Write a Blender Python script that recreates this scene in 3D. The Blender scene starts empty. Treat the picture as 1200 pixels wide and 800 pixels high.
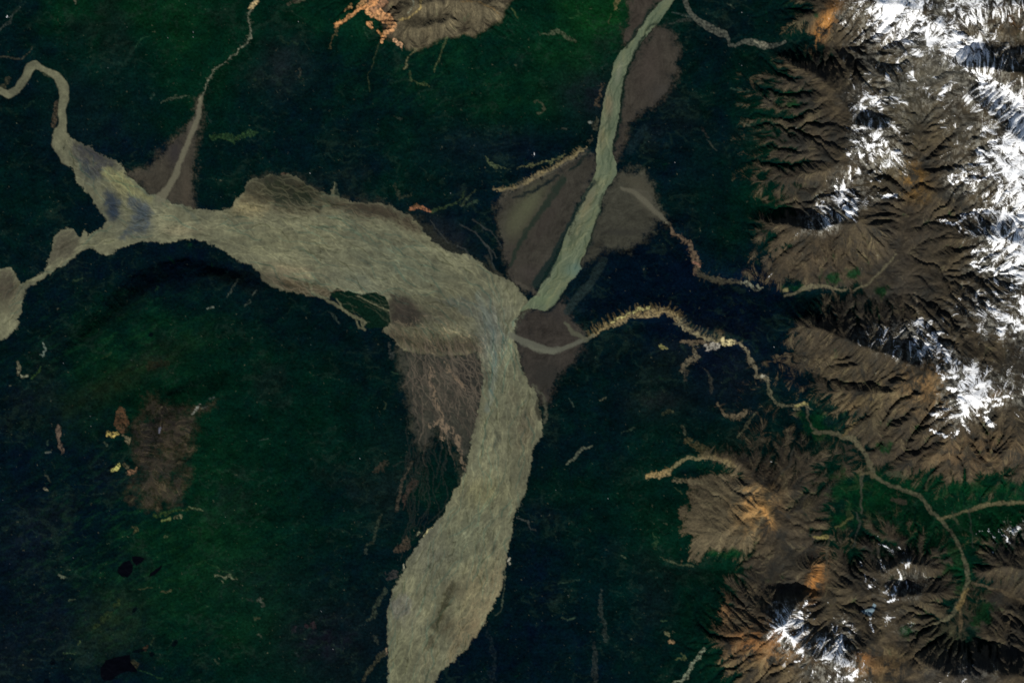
import bpy, math
import numpy as np

# ------------------------------------------------------------------ camera, sky, sun, exposure
M = 30.0                      # metres of ground per map unit (one map unit = one photo pixel)
CU, CV = 600.0, 400.0         # map centre
sc = bpy.context.scene
DIST = 700000.0
cam_d = bpy.data.cameras.new('camera'); cam = bpy.data.objects.new('camera', cam_d)
sc.collection.objects.link(cam)
cam.location = (0, 0, DIST + 600)
cam.rotation_euler = (0, 0, 0)
cam_d.sensor_width = 36.0
cam_d.lens = 36.0 * DIST / (1200 * M)
cam_d.clip_start = 1000.0; cam_d.clip_end = 2.0e6
sc.camera = cam

SUN_EL, SUN_AZ = 34.0, 177.0   # azimuth clockwise from north (north = up in the picture)
w = bpy.data.worlds.new('World'); sc.world = w; w.use_nodes = True
nt = w.node_tree; nt.nodes.clear()
sky = nt.nodes.new('ShaderNodeTexSky'); sky.sky_type = 'NISHITA'; sky.sun_disc = False
sky.sun_elevation = math.radians(SUN_EL); sky.sun_rotation = math.radians(SUN_AZ)
bg = nt.nodes.new('ShaderNodeBackground'); bg.inputs['Strength'].default_value = 0.05
wo = nt.nodes.new('ShaderNodeOutputWorld')
nt.links.new(sky.outputs[0], bg.inputs[0]); nt.links.new(bg.outputs[0], wo.inputs[0])
sd = bpy.data.lights.new('sun', 'SUN'); sd.energy = 4.6; sd.angle = math.radians(0.5); sd.color = (1.0, 0.95, 0.87)
so = bpy.data.objects.new('sun', sd); sc.collection.objects.link(so)
so.rotation_euler = (math.radians(90 - SUN_EL), 0, math.radians(180 - SUN_AZ))
sc.view_settings.view_transform = 'Standard'; sc.view_settings.look = 'None'
sc.view_settings.gamma = 1; sc.view_settings.exposure = 0.6
try: sc.view_settings.use_curve_mapping = False
except Exception: pass
sc.render.resolution_x = 1024; sc.render.resolution_y = 682
GAIN = 0.72                    # displayed value of level ground -> base colour

def lin(c):
    c = np.asarray(c, float) / 255.0
    return np.where(c <= .04045, c / 12.92, ((c + .055) / 1.055) ** 2.4) * GAIN

# ------------------------------------------------------------------ noise and field helpers
def perlin(x, y, seed=0):
    xi = np.floor(x).astype(np.int64); yi = np.floor(y).astype(np.int64)
    fx = (x - xi).astype(np.float32); fy = (y - yi).astype(np.float32)
    def g(ix, iy, dx, dy):
        h = (ix * 374761393 + iy * 668265263 + seed * 974634777) & 0xffffffff
        h = ((h ^ (h >> 13)) * 1274126177) & 0xffffffff
        k = ((h ^ (h >> 16)) & 255)
        return GC[k] * dx + GS[k] * dy
    u = fx * fx * fx * (fx * (fx * 6 - 15) + 10); v = fy * fy * fy * (fy * (fy * 6 - 15) + 10)
    a = g(xi, yi, fx, fy); b = g(xi + 1, yi, fx - 1, fy)
    c = g(xi, yi + 1, fx, fy - 1); d = g(xi + 1, yi + 1, fx - 1, fy - 1)
    return 1.5 * ((a + (b - a) * u) * (1 - v) + (c + (d - c) * u) * v)
_ang = np.arange(256) * (2 * math.pi / 256)
GC = np.cos(_ang).astype(np.float32); GS = np.sin(_ang).astype(np.float32)
def fbm(U, V, s, o=4, seed=0, gain=.5):
    r = 0; a = 1; t = 0
    for i in range(o):
        r = r + a * perlin(U / s + 17.3 * i, V / s - 9.1 * i, seed + i); t += a; a *= gain; s /= 2.03
    return r / t * 1.3
def ridged(U, V, s, o=4, seed=0):
    r = 0; a = 1; t = 0
    for i in range(o):
        r = r + a * (1 - 2.2 * np.abs(perlin(U / s + 7.3 * i, V / s + 3.1 * i, seed + i))); t += a; a *= .5; s /= 2.1
    return r / t
def sstep(a, b, x):
    t = np.clip((x - a) / (b - a), 0, 1); return t * t * (3 - 2 * t)
def bil(A, x, y):
    h, w_ = A.shape[:2]
    x = np.clip(x, 0, w_ - 1.001); y = np.clip(y, 0, h - 1.001)
    i = x.astype(np.int32); j = y.astype(np.int32); fx = x - i; fy = y - j
    if A.ndim == 3: fx = fx[..., None]; fy = fy[..., None]
    return (A[j, i] * (1 - fx) + A[j, i + 1] * fx) * (1 - fy) + (A[j + 1, i] * (1 - fx) + A[j + 1, i + 1] * fx) * fy
def cubic_up(A, x, y):
    """Catmull-Rom sampling"""
    h, w_ = A.shape
    x = np.clip(x, 1, w_ - 3.001); y = np.clip(y, 1, h - 3.001)
    i = np.floor(x).astype(np.int32); j = np.floor(y).astype(np.int32); fx = x - i; fy = y - j
    def wt(t): return (-.5*t+t*t-.5*t**3, 1-2.5*t*t+1.5*t**3, .5*t+2*t*t-1.5*t**3, -.5*t*t+.5*t**3)
    wx = wt(fx); wy = wt(fy); r = 0
    for b in range(4):
        row = 0
        for a in range(4): row = row + wx[a] * A[j + b - 1, i + a - 1]
        r = r + wy[b] * row
    return r
def blur(A, n=1):
    for _ in range(n):
        P = np.pad(A, 1, mode='edge')
        A = (P[:-2, 1:-1] + P[2:, 1:-1] + P[1:-1, :-2] + P[1:-1, 2:] + 4 * A) / 8
    return A

class Grid:
    """regular grid over the map, with organic (warped) copies of its coordinates"""
    def __init__(s, u0, u1, v0, v1, step):
        s.step = step; s.nx = int(round((u1 - u0) / step)) + 1; s.ny = int(round((v1 - v0) / step)) + 1
        s.u0, s.v0 = u0, v0
        s.U, s.V = np.meshgrid(u0 + step * np.arange(s.nx), v0 + step * np.arange(s.ny))
        s.U = s.U.astype(np.float32); s.V = s.V.astype(np.float32)
        k = 1.0
        s.WU = s.U + 2.2 * fbm(s.U, s.V, 11, 4, 501, .6) * k; s.WV = s.V + 2.2 * fbm(s.U, s.V, 11, 4, 502, .6) * k
    def win(s, a0, a1, b0, b1, pad):
        i0 = max(0, int((a0 - pad - s.u0) / s.step)); i1 = min(s.nx, int((a1 + pad - s.u0) / s.step) + 2)
        j0 = max(0, int((b0 - pad - s.v0) / s.step)); j1 = min(s.ny, int((b1 + pad - s.v0) / s.step) + 2)
        if i1 <= i0 or j1 <= j0: return None
        return slice(j0, j1), slice(i0, i1)
    def stroke(s, pts, w_=None, soft=1.2, warp=1.0, out=None):
        """soft mask of a line of varying width. pts = (u, v[, width])"""
        out = np.zeros(s.U.shape, np.float32) if out is None else out
        for a, b in zip(pts[:-1], pts[1:]):
            wa = a[2] if len(a) > 2 else w_; wb = b[2] if len(b) > 2 else w_
            q = s.win(min(a[0], b[0]), max(a[0], b[0]), min(a[1], b[1]), max(a[1], b[1]), max(wa, wb) + soft + 6)
            if q is None: continue
            x = s.U[q] + (s.WU[q] - s.U[q]) * warp; y = s.V[q] + (s.WV[q] - s.V[q]) * warp
            dx, dy = b[0] - a[0], b[1] - a[1]; L = dx * dx + dy * dy + 1e-6
            t = np.clip(((x - a[0]) * dx + (y - a[1]) * dy) / L, 0, 1)
            d = np.hypot(x - a[0] - t * dx, y - a[1] - t * dy) - (wa + (wb - wa) * t) / 2
            out[q] = np.maximum(out[q], sstep(soft, -soft, d))
        return out
    def poly(s, pts, soft=1.0, warp=1.0):
        """soft mask of a polygon"""
        P = np.array([p[:2] for p in pts], float); out = np.zeros(s.U.shape, np.float32)
        q = s.win(P[:, 0].min(), P[:, 0].max(), P[:, 1].min(), P[:, 1].max(), soft + 5)
        if q is None: return out
        x = s.U[q] + (s.WU[q] - s.U[q]) * warp; y = s.V[q] + (s.WV[q] - s.V[q]) * warp
        d = np.full(x.shape, 1e9, np.float32); ins = np.zeros(x.shape, bool)
        for a, b in zip(P, np.roll(P, -1, 0)):
            dx, dy = b - a; L = dx * dx + dy * dy + 1e-6
            t = np.clip(((x - a[0]) * dx + (y - a[1]) * dy) / L, 0, 1)
            d = np.minimum(d, (x - a[0] - t * dx) ** 2 + (y - a[1] - t * dy) ** 2)
            if dy != 0: ins ^= ((a[1] > y) != (b[1] > y)) & (x < dx * (y - a[1]) / dy + a[0])
        d = np.sqrt(d); d = np.where(ins, -d, d)
        out[q] = sstep(soft, -soft, d); return out
    def dab(s, u, v, ru, rv, rot=0):
        """soft elliptical weight"""
        out = np.zeros(s.U.shape, np.float32); R = 2.4 * max(ru, rv)
        q = s.win(u, u, v, v, R)
        if q is None: return out
        x = s.U[q] - u; y = s.V[q] - v; c, n = math.cos(math.radians(rot)), math.sin(math.radians(rot))
        out[q] = np.exp(-(((x * c + y * n) / ru) ** 2 + ((-x * n + y * c) / rv) ** 2)); return out

def lic(N, du, dv, L, h=1.0):
    """average of N along a direction field (in cells)"""
    ny, nx = N.shape; acc = N.copy()
    jj, ii = np.mgrid[0:ny, 0:nx].astype(np.float32)
    for sg in (1, -1):
        x = ii.copy(); y = jj.copy()
        for k in range(L):
            a = np.clip(x + .5, 0, nx - 1).astype(np.int32); b = np.clip(y + .5, 0, ny - 1).astype(np.int32)
            idx = b * nx + a
            x += sg * h * du.ravel()[idx]; y += sg * h * dv.ravel()[idx]
            a = np.clip(x + .5, 0, nx - 1).astype(np.int32); b = np.clip(y + .5, 0, ny - 1).astype(np.int32)
            acc += N.ravel()[b * nx + a]
    acc /= (2 * L + 1); acc -= acc.mean(); return acc / (acc.std() + 1e-9)

# ------------------------------------------------------------------ the map: banks, fans, valleys, ridges (map units)
PLAIN = [(62,160),(64,172),(72,182),(85,198),(91,215),(103,225),(113,243),(120,252),(126,258),(120,266),(108,274),(104,277),(100,270),
 (97,270),(95,276),(90,275),(87,268),(80,266),(70,270),(64,276),(62,283),(60,297),(56,307),(53,316),(45,322),(38,326),(30,331),(23,332),(20,322),(15,315),(6,314),
 (-110,330),(-110,410),(-10,402),(8,396),(16,388),(21,380),(20,374),(26,366),(27,350),(31,338),(45,330),(55,322),(70,314),(82,306),(90,298),(98,292),(105,290),(111,292),
 (118,297),(126,300),(132,297),(145,290),(158,285),(172,282),(190,285),(200,284),(218,281),(232,281),(245,285),(255,290),(265,295),(272,302),
 (283,307),(295,312),(304,320),(308,329),(318,335),(330,340),(345,343),(360,345),(372,347),(385,351),(388,342),(405,341),(415,345),(430,343),
 (445,346),(453,352),(456,360),(455,370),(456,378),(450,386),(462,399),(468,408),(490,414),(520,417),(545,416),(558,412),(563,425),
 (566,445),(563,470),(557,490),(553,510),(550,530),(546,550),(538,568),(530,580),(525,592),(520,603),(512,610),(505,618),(498,626),(492,637),(485,645),
 (477,657),(472,672),(466,678),(461,690),(457,705),(453,720),(455,745),(455,770),(455,800),(440,910),(490,910),
 (510,800),(515,785),(525,780),(535,770),(545,762),(552,750),(560,742),(568,728),(575,715),(582,700),(588,690),(590,675),(593,660),(595,645),(598,632),(600,615),
 (602,600),(610,590),(615,578),(620,560),(622,545),(624,530),(629,518),(636,508),(637,500),(634,487),(631,470),(628,458),(620,448),(613,435),(608,415),(604,400),
 (603,385),(606,372),(612,364),(616,358),(620,352),(612,344),(605,336),(598,328),(590,325),(580,322),(573,318),(565,310),(552,300),(540,298),(525,293),(515,290),(505,280),
 (497,273),(490,262),(480,252),(468,246),(455,240),(440,238),(425,238),(410,235),(400,232),(392,228),(391,216),(388,228),(375,225),(365,220),(355,213),(345,206),(336,202),(326,207),
 (315,204),(305,209),(298,208),(290,215),(285,225),(278,232),(270,243),(258,247),(240,246),(224,243),(200,238),(192,232),(185,230),(175,227),(165,218),
 (155,210),(148,202),(145,195),(135,188),(125,185),(115,180),(105,172),(95,168),(85,164),(80,158),(76,150)]
NW = [(-110,60,9),(-40,95,8),(0,106,8),(10,111,9),(20,105,9),(29,93,9),(35,80,11),(41,76,9),(53,82,6),(66,89,10),(75,102,12),(75,115,11),(72,130,9),(74,145,9),(71,155,15),(70,168,18),(82,183,24)]
EAST = [(778,0),(765,12),(755,25),(745,42),(732,55),(722,68),(718,80),(717,90),(712,100),(707,120),(704,145),(700,160),(699,180),(699,200),(692,215),(685,226),(675,250),(663,275),
 (655,300),(640,325),(629,344),(616,356),(608,366),(622,361),(642,365),(650,358),(660,343),(668,330),(676,322),(682,315),(679,309),(685,298),(690,283),(697,262),(702,250),(707,230),(713,218),(722,205),(723,192),
 (720,185),(717,178),(720,160),(725,140),(727,120),(730,95),(735,80),(745,60),(760,40),(775,22),(790,0),(860,-110),(835,-110)]
FAN_A = [(236,115),(237,130),(233,150),(230,165),(228,185),(226,200),(227,215),(227,244),(215,241),(200,240),(190,234),(183,230),(172,222),(158,210),(150,203),(170,200),(178,193),(190,180),(205,165),(218,150),(228,135),(234,118)]
FAN_B = [(768,33),(780,32),(790,42),(795,60),(793,80),(788,95),(782,108),(770,118),(765,128),(755,128),(745,136),(735,145),(731,160),(728,176),(722,184),(718,178),(722,160),(726,142),(729,120),(732,95),(740,75),(750,55),(760,42)]
FAN_B2 = [(739,-2),(740,-60),(800,-60),(778,0),(764,12),(754,25),(744,42),(734,52),(732,40),(737,20)]
FAN_C = [(722,205),(730,202),(745,200),(757,205),(762,215),(768,235),(775,250),(784,263),(770,260),(763,270),(757,279),(745,287),(735,293),(722,291),(712,291),(700,299),(690,306),(680,311),(690,290),(698,265),(704,245),(709,228),(715,215)]
FLAT_D = [(690,178),(698,185),(700,203),(692,214),(684,227),(674,250),(662,275),(650,300),(638,320),(630,336),(622,342),(612,340),(602,330),(597,320),(592,300),(589,280),(583,255),(585,237),(600,224),(620,214),(640,205),(655,197),(672,187)]
FAN_E = [(603,386),(606,373),(613,366),(625,363),(642,366),(652,358),(658,352),(664,362),(668,375),(676,385),(687,393),(684,402),(680,412),(670,425),(655,437),(650,450),(645,462),(639,474),(630,462),(620,448),(612,430),(606,410)]
FAN_F = [(468,406),(490,413),(520,416),(545,414),(559,411),(564,430),(568,450),(564,475),(557,500),(552,520),(548,545),(543,562),(541,540),(533,522),(522,510),(512,500),(505,515),(496,522),(488,515),(484,495),(480,475),(475,450),(470,430)]

VALLEYS = [  # (u, v, height m)
 [(900,50,1000),(930,50,1080),(985,54,1250),(1010,60,1500),(1035,75,1750)],
 [(783,262,690),(800,287,740),(820,320,790),(850,327,830),(880,335,870),(920,344,900),(960,346,930),(1000,342,960),(1025,324,1000),(1050,300,1060),(1060,260,1180),(1066,225,1300),(1078,190,1500),(1075,150,1700)],
 [(1000,342,960),(1050,346,1050),(1070,344,1100),(1077,380,1450)],[(1052,300,1060),(1085,300,1250),(1115,288,1500)],
 [(688,397,640),(705,392,690),(740,382,740),(765,378,770),(790,385,800),(815,395,830),(850,404,860),(875,412,880),(885,435,900),(905,465,910),(945,482,930),
  (985,508,950),(1005,525,960),(1020,550,980),(1025,562,990),(1050,570,1000),(1080,580,1010),(1110,604,1030),(1130,640,1060),(1137,680,1100),(1125,710,1130),(1110,727,1180),(1095,732,1250)],
 [(1110,604,1030),(1150,593,1050),(1200,590,1080),(1290,590,1100)],[(1010,550,980),(1008,600,1000),(1003,625,1040),(1000,650,1120)],
 [(1137,683,1100),(1170,692,1180),(1200,705,1240)],[(1008,600,1000),(990,597,1010),(971,628,1080),(968,680,1180),(974,720,1300),(988,745,1500)],
 [(955,441,1020),(975,446,1150),(1000,448,1280),(1040,450,1550)],[(930,412,1000),(960,417,1150),(985,420,1300)],
 [(1100,255,1400),(1130,250,1620),(1160,246,1750),(1185,252,1950)],[(1110,330,1400),(1150,324,1700),(1180,330,1950)],
 [(1140,50,1800),(1200,50,1750),(1290,50,1700)],[(1150,90,1950),(1200,125,1750),(1290,180,1700)],
 [(930,218,1200),(970,222,1450),(1000,222,1650)],[(880,245,900),(930,245,1200),(970,240,1500)],
 [(1035,545,1000),(1060,530,1250),(1098,518,1600)],[(755,563,660),(785,556,740),(810,547,820),(840,549,900),(862,557,1000)],
 [(780,664,640),(800,666,700),(830,667,800),(860,670,950),(885,665,1100)],[(1150,745,1450),(1190,758,1600),(1110,738,1200)],
 [(236,114,650),(258,77,730),(285,58,800),(294,40,860),(292,18,900),(300,0,940)],
 [(80,400,620),(118,352,620),(160,318,620),(220,302,620),(280,318,620)],
 [(800,0,690),(815,23,700),(845,38,760),(856,52,820),(870,50,880),(900,53,980)],[(0,68,680),(36,56,720)],
 [(1060,400,1500),(1075,385,1450)],[(960,690,1200),(925,690,1250),(900,680,1150)],[(640,560,610),(700,560,640)],[(1045,676,1500),(1062,678,1450),(1085,676,1400),(1110,670,1250)],
 [(445,20,1050),(437,45,850),(430,80,740)],[(478,20,1350),(500,22,1400),(520,16,1450)],[(940,725,1750),(965,735,1500)],[(1005,740,1650),(990,748,1550)],
 [(150,430,850),(200,455,900),(230,442,930),(262,430,850)],[(1000,120,1750),(1012,128,1750),(1025,135,1850)],
]
RIDGES = [
 [(898,60,1020),(925,74,1420),(950,84,1650),(965,94,1750),(985,118,1950),(1000,142,2050),(1015,149,2200),(1040,151,2250),(1050,130,2200),(1055,100,2150),(1070,88,2050),(1110,70,2250),(1130,80,2350),(1165,84,2400),(1200,88,2350),(1290,90,2300)],
 [(1040,151,2250),(1045,180,2050),(1040,200,1800)],[(1015,149,2200),(1008,172,2100),(1000,190,2050),(965,205,1800),(930,212,1500),(895,214,1150),(860,205,950)],
 [(870,262,950),(895,258,1250),(925,264,1650),(955,270,1900),(975,264,2000),(1008,262,2100),(1010,245,2050),(1008,228,1950),(1003,205,1950)],
 [(1008,262,2100),(1030,270,1700),(1042,285,1350)],
 [(905,372,950),(930,375,1250),(950,386,1500),(990,400,1780),(1020,410,1950),(1050,417,2050),(1070,432,2150),(1095,434,2200),(1115,424,2200),(1118,400,2050),(1130,385,1950),(1160,380,2100),(1182,370,2250),(1192,345,2300),(1200,310,2350),(1205,292,2400),(1175,279,2300),(1150,276,2050),(1125,281,1850),(1100,283,1550)],
 [(1070,432,2150),(1055,458,1900),(1020,460,1650),(1000,457,1480),(965,457,1150)],[(1055,458,1900),(1050,480,1650),(1035,505,1250)],
 [(1115,424,2200),(1112,440,2200),(1120,465,2300),(1130,487,2350),(1138,510,1900),(1155,530,1650),(1165,548,1300)],[(1130,487,2350),(1150,470,2300),(1180,466,2300),(1200,450,2350),(1290,440,2300)],
 [(1130,487,2350),(1115,515,2000),(1090,535,1600),(1068,550,1200)],[(1190,520,2100),(1190,545,1400)],[(1200,450,2350),(1190,520,2100)],
 [(1125,12,2250),(1150,14,2250),(1200,8,2300),(1290,10,2300)],[(1060,8,2350),(1090,24,2400),(1110,42,2400),(1112,70,2300)],[(1000,-5,2000),(1030,5,2200),(1060,8,2350)],
 [(940,22,1500),(975,12,1800),(1000,-5,2000)],[(1120,95,2250),(1145,118,2300),(1172,148,2400),(1205,168,2450)],
 [(1125,170,1900),(1150,195,2250),(1158,210,2200),(1130,216,1980),(1110,210,1750)],[(1172,148,2400),(1165,180,2300),(1158,210,2200),(1175,230,2200),(1205,240,2300)],
 [(1085,80,2000),(1095,120,2000),(1105,160,1900)],[(1115,340,1500),(1118,363,1750),(1135,374,1950),(1160,380,2100)],
 [(755,556,760),(785,545,900),(808,533,1050),(835,536,1120),(868,545,1250),(880,560,1350),(900,580,1600),(925,575,1450),(945,580,1250)],
 [(900,580,1600),(903,605,1550),(890,625,1400),(865,629,1280),(830,626,1080),(803,631,850)],[(835,568,1000),(855,572,1180),(880,560,1350)],
 [(925,490,1000),(915,515,1080),(880,520,1050),(850,515,950)],
 [(825,712,900),(850,728,1300),(880,745,1750),(900,740,2050),(915,732,2250),(930,750,2150),(948,768,2050),(975,787,1850),(1000,772,1950),(1015,756,1950),(1050,760,1780),(1080,775,1900),(1120,792,2100),(1150,782,2050),(1200,792,2200),(1290,800,2200)],
 [(915,732,2250),(928,712,1950),(945,692,1750),(953,668,1600),(942,645,1300)],[(880,745,1750),(870,700,1400),(880,690,1300)],
 [(1010,640,1300),(1030,655,1500),(1045,664,1720),(1065,659,1800),(1082,667,1650),(1100,668,1400)],[(985,690,1450),(1010,690,1650),(1040,701,1850),(1062,697,1900),(1090,692,1700),(1108,700,1350)],
 [(1045,664,1720),(1033,680,1700),(1040,701,1850)],[(1040,701,1850),(1030,730,1750),(1015,756,1950)],[(1130,665,1200),(1150,672,1500),(1175,664,1750),(1200,668,1850),(1290,660,1900)],
 [(385,45,850),(395,32,1000),(412,18,1300),(430,4,1500),(450,-5,1600)],[(450,45,1150),(462,32,1400),(470,20,1500),(490,8,1700),(530,2,1800),(570,8,1650),(600,22,1200)],
 [(470,38,1350),(495,34,1520),(520,27,1600),(540,15,1650)],[(545,5,1750),(545,35,1200)],[(495,34,1520),(490,55,1000)],
 [(95,405,860),(130,372,900),(155,350,920),(190,332,920),(240,322,900),(290,338,840)],[(150,470,1080),(185,510,1250),(180,545,1250),(165,590,1080)],[(185,510,1250),(215,478,1150),(250,462,1050),(275,455,950)],
 [(700,382,800),(740,364,930),(770,359,980),(792,366,1000),(815,384,1020),(850,394,1060),(880,400,1080),(897,430,1100)],
 [(790,262,850),(815,288,950),(840,312,1000),(880,322,1050)],[(790,300,800),(815,340,900),(870,350,950)],
 [(830,100,820),(860,150,950),(890,185,1100)],[(820,60,800),(870,90,980),(900,120,1200)],
 [(40,500,760),(60,620,780),(20,740,800)],[(300,480,820),(330,600,860),(280,700,900)],[(100,640,900),(200,640,950),(240,700,900)],[(680,460,760),(740,480,840),(800,470,900)],
 [(700,640,800),(760,620,850),(760,740,850)],[(225,100,760),(250,70,830),(278,48,900),(286,25,960)],[(245,118,760),(270,85,840),(300,62,920)],
 [(520,232,720),(580,218,740),(620,208,760),(650,196,760),(688,172,780)],[(10,150,760),(40,250,760)],[(130,60,860),(180,40,900)],[(350,120,800),(500,120,820),(600,90,860),(650,60,900)],
]
# ---- cover maps, one digit per cell
BROWN = dict(u0=812.5, v0=12.5, step=25, rows="""
0000126899999999
0000238999999999
0000125999999999
0023457899999999
0023467899999999
0023457999999999
0023458999999999
0023468999999999
0023579999999999
0003579999999999
0003589999999999
0003589999999999
0013799999999999
1122435579999999
0000013555899999
1210157788899999
0011278889999999
0022247899999999
0022223589999999
0033332379999999
1133332468999999
3445554457889998
4577765433334433
5798864332222222
4799875433222114
4556884345633336
1137997656776357
0158999888885378
0379999998874478
0489999999866578
0389999999877678
0149999998877788
""".split())
SNOW = dict(u0=812.5, v0=12.5, step=25, rows="""
0000000359945865
0000000247667321
0000000234449854
0000000023323551
0000000265333476
0000000153222258
0000000175212357
0000000155312488
0000001431104448
0000013741000257
0000035200000257
0000010000000368
0000000000000357
0000000000001225
0000000000002466
0000000034451235
0000000013465002
0000000000015832
0000000000105864
0000000000025411
0000000000001000
0000000000000000
0000000000000000
0000000000000000
0000000000000113
0000000011100012
0000000012210000
0000000013320000
0000530102100000
0000862502200000
0000345510000110
0000023530012220
""".split())
GREEN = dict(u0=25, v0=25, step=50, rows="""
256665455455578422333444
234455323444575223345444
222343222345541224445444
211132222322111123455544
322223322321112234565544
221112111111111123565544
211111212222111000134543
124543222222111000123443
245554432233222101134433
123554443222222322233444
112455443332222333333444
111355433333334444455666
112566432222124554445666
123566522222123445445544
111456532111112344455444
111234432111112344445444
""".split())
def cmap(m, U, V):
    A = np.array([[int(c) for c in r] for r in m['rows']], float) / 9
    return bil(A, (U - m['u0']) / m['step'], (V - m['v0']) / m['step']).astype(np.float32)

# ------------------------------------------------------------------ relief: ridges and valleys joined by a membrane, then eroded
def plain_z(U, V): return 640 - .055 * V + .02 * np.abs(U - 560)
B0U, B1U, B0V, B1V, BS = -110, 1310, -110, 910, 2.0
bg_ = Grid(B0U, B1U, B0V, B1V, BS)
def relief():
    g = bg_; H0 = np.zeros(g.U.shape); Wt = np.zeros(g.U.shape)
    flat = np.zeros(g.U.shape)
    for p in (PLAIN, EAST, FAN_A, FAN_B, FAN_B2, FAN_C, FLAT_D, FAN_E, FAN_F): flat = np.maximum(flat, g.poly(p, 1.0, .5))
    flat = np.maximum(flat, g.stroke(NW))
    m = flat > .5; H0[m] = plain_z(g.U, g.V)[m]; Wt[m] = 1
    for L in VALLEYS + RIDGES:
        for a, b in zip(L[:-1], L[1:]):
            n = int(max(abs(a[0] - b[0]), abs(a[1] - b[1])) / BS * 2) + 2
            t = np.linspace(0, 1, n); uu = a[0] + (b[0] - a[0]) * t; vv = a[1] + (b[1] - a[1]) * t
            uu = uu + 3 * perlin(uu / 12, vv / 12, 31) + 2 * perlin(uu / 5, vv / 5, 33); vv = vv + 3 * perlin(uu / 12, vv / 12, 32) + 2 * perlin(uu / 5, vv / 5, 34)
            zz = a[2] + (b[2] - a[2]) * t
            i = np.clip(((uu - B0U) / BS).round().astype(int), 0, g.nx - 1); j = np.clip(((vv - B0V) / BS).round().astype(int), 0, g.ny - 1)
            ok = Wt[j, i] == 0; H0[j[ok], i[ok]] = zz[ok]; Wt[j[ok], i[ok]] = 1
    for j, i, z in ((0, slice(None), None), (-1, slice(None), None)):
        pass
    # frame values round the edge of the map
    E = 700 + 1100 * sstep(900, 1080, g.U) + 900 * np.exp(-((g.U - 500) / 110) ** 2) * sstep(0, -60, g.V)
    for sl in ((0, slice(None)), (-1, slice(None)), (slice(None), 0), (slice(None), -1)):
        z = Wt[sl] == 0; H0[sl] = np.where(z, E[sl], H0[sl]); Wt[sl] = 1
    # coarse to fine relaxation
    lev = []
    h, w_ = H0 * Wt, Wt
    cur = (h, w_)
    while True:
        lev.append(cur); hh, ww = cur
        if min(hh.shape) < 24: break
        ny, nx = (hh.shape[0] + 1) // 2, (hh.shape[1] + 1) // 2
        P = np.zeros((ny * 2, nx * 2)); Q = np.zeros((ny * 2, nx * 2)); P[:hh.shape[0], :hh.shape[1]] = hh; Q[:hh.shape[0], :hh.shape[1]] = ww
        cur = (P.reshape(ny, 2, nx, 2).sum((1, 3)), Q.reshape(ny, 2, nx, 2).sum((1, 3)))
    X = np.full(lev[-1][0].shape, 900.0)
    for k, (hh, ww) in enumerate(lev[::-1]):
        if X.shape != hh.shape: X = np.repeat(np.repeat(X, 2, 0), 2, 1)[:hh.shape[0], :hh.shape[1]]
        c = ww > 0; tgt = hh / np.maximum(ww, 1e-9)
        for _ in range(220 if k < len(lev) - 1 else 120):
            P = np.pad(X, 1, mode='edge')
            X = (P[:-2, 1:-1] + P[2:, 1:-1] + P[1:-1, :-2] + P[1:-1, 2:]) / 4
            X = np.where(c, tgt, X)
    H = X
    fl = blur((flat > .5).astype(float), 6)
    amp = sstep(700, 1500, H)
    H = H + (1 - np.minimum(1, fl * 1.6)) * ((14 + 60 * amp + 60 * sstep(780, 1000, H) * (g.U > 760)) * fbm(g.U, g.V, 60, 5, 40, .55) + (10 + 24 * amp + 26 * sstep(780, 1000, H) * (g.U > 760)) * ridged(g.U, g.V, 30, 4, 60) + (6 + 16 * amp) * fbm(g.U, g.V, 9, 3, 66))
    # rivers cut down through the slopes
    keep = flat > .5; ny, nx = H.shape; N = ny * nx
    offs = [(-1, -1), (-1, 0), (-1, 1), (0, -1), (0, 1), (1, -1), (1, 0), (1, 1)]
    idx = np.arange(N).reshape(ny, nx)
    for it in range(36):
        if it % 4 == 0:
            P = np.pad(H, 1, constant_values=1e9); PI = np.pad(idx, 1, mode='edge')
            best = np.zeros((ny, nx)); rec = idx.copy()
            for dj, di in offs:
                dd = math.hypot(dj, di)
                s_ = (H - P[1 + dj:ny + 1 + dj, 1 + di:nx + 1 + di]) / dd
                b = s_ > best; best = np.where(b, s_, best); rec = np.where(b, PI[1 + dj:ny + 1 + dj, 1 + di:nx + 1 + di], rec)
            order = np.argsort(-H.ravel(), kind='stable').tolist(); r = rec.ravel().tolist(); A = [1.0] * N
            for q in order:
                t = r[q]
                if t != q: A[t] += A[q]
            A = np.array(A).reshape(ny, nx)
            R = rec.ravel()
        drop = H - H.ravel()[R].reshape(ny, nx)
        cut = np.minimum(.026 * np.sqrt(np.minimum(A, 1500)) * drop, .6 * drop) * sstep(760, 1350, H)
        H = H - np.where(keep, 0, cut)
        d = blur(H, 1) - H; H = H + np.where(keep, 0, .16 * d)
    return H, fl, np.log(A)
BH, BFLAT, BAREA = relief()
HSM = blur(BH, 60)
def at_b(A, U, V, f=cubic_up): return f(A, (U - B0U) / BS, (V - B0V) / BS)

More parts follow.
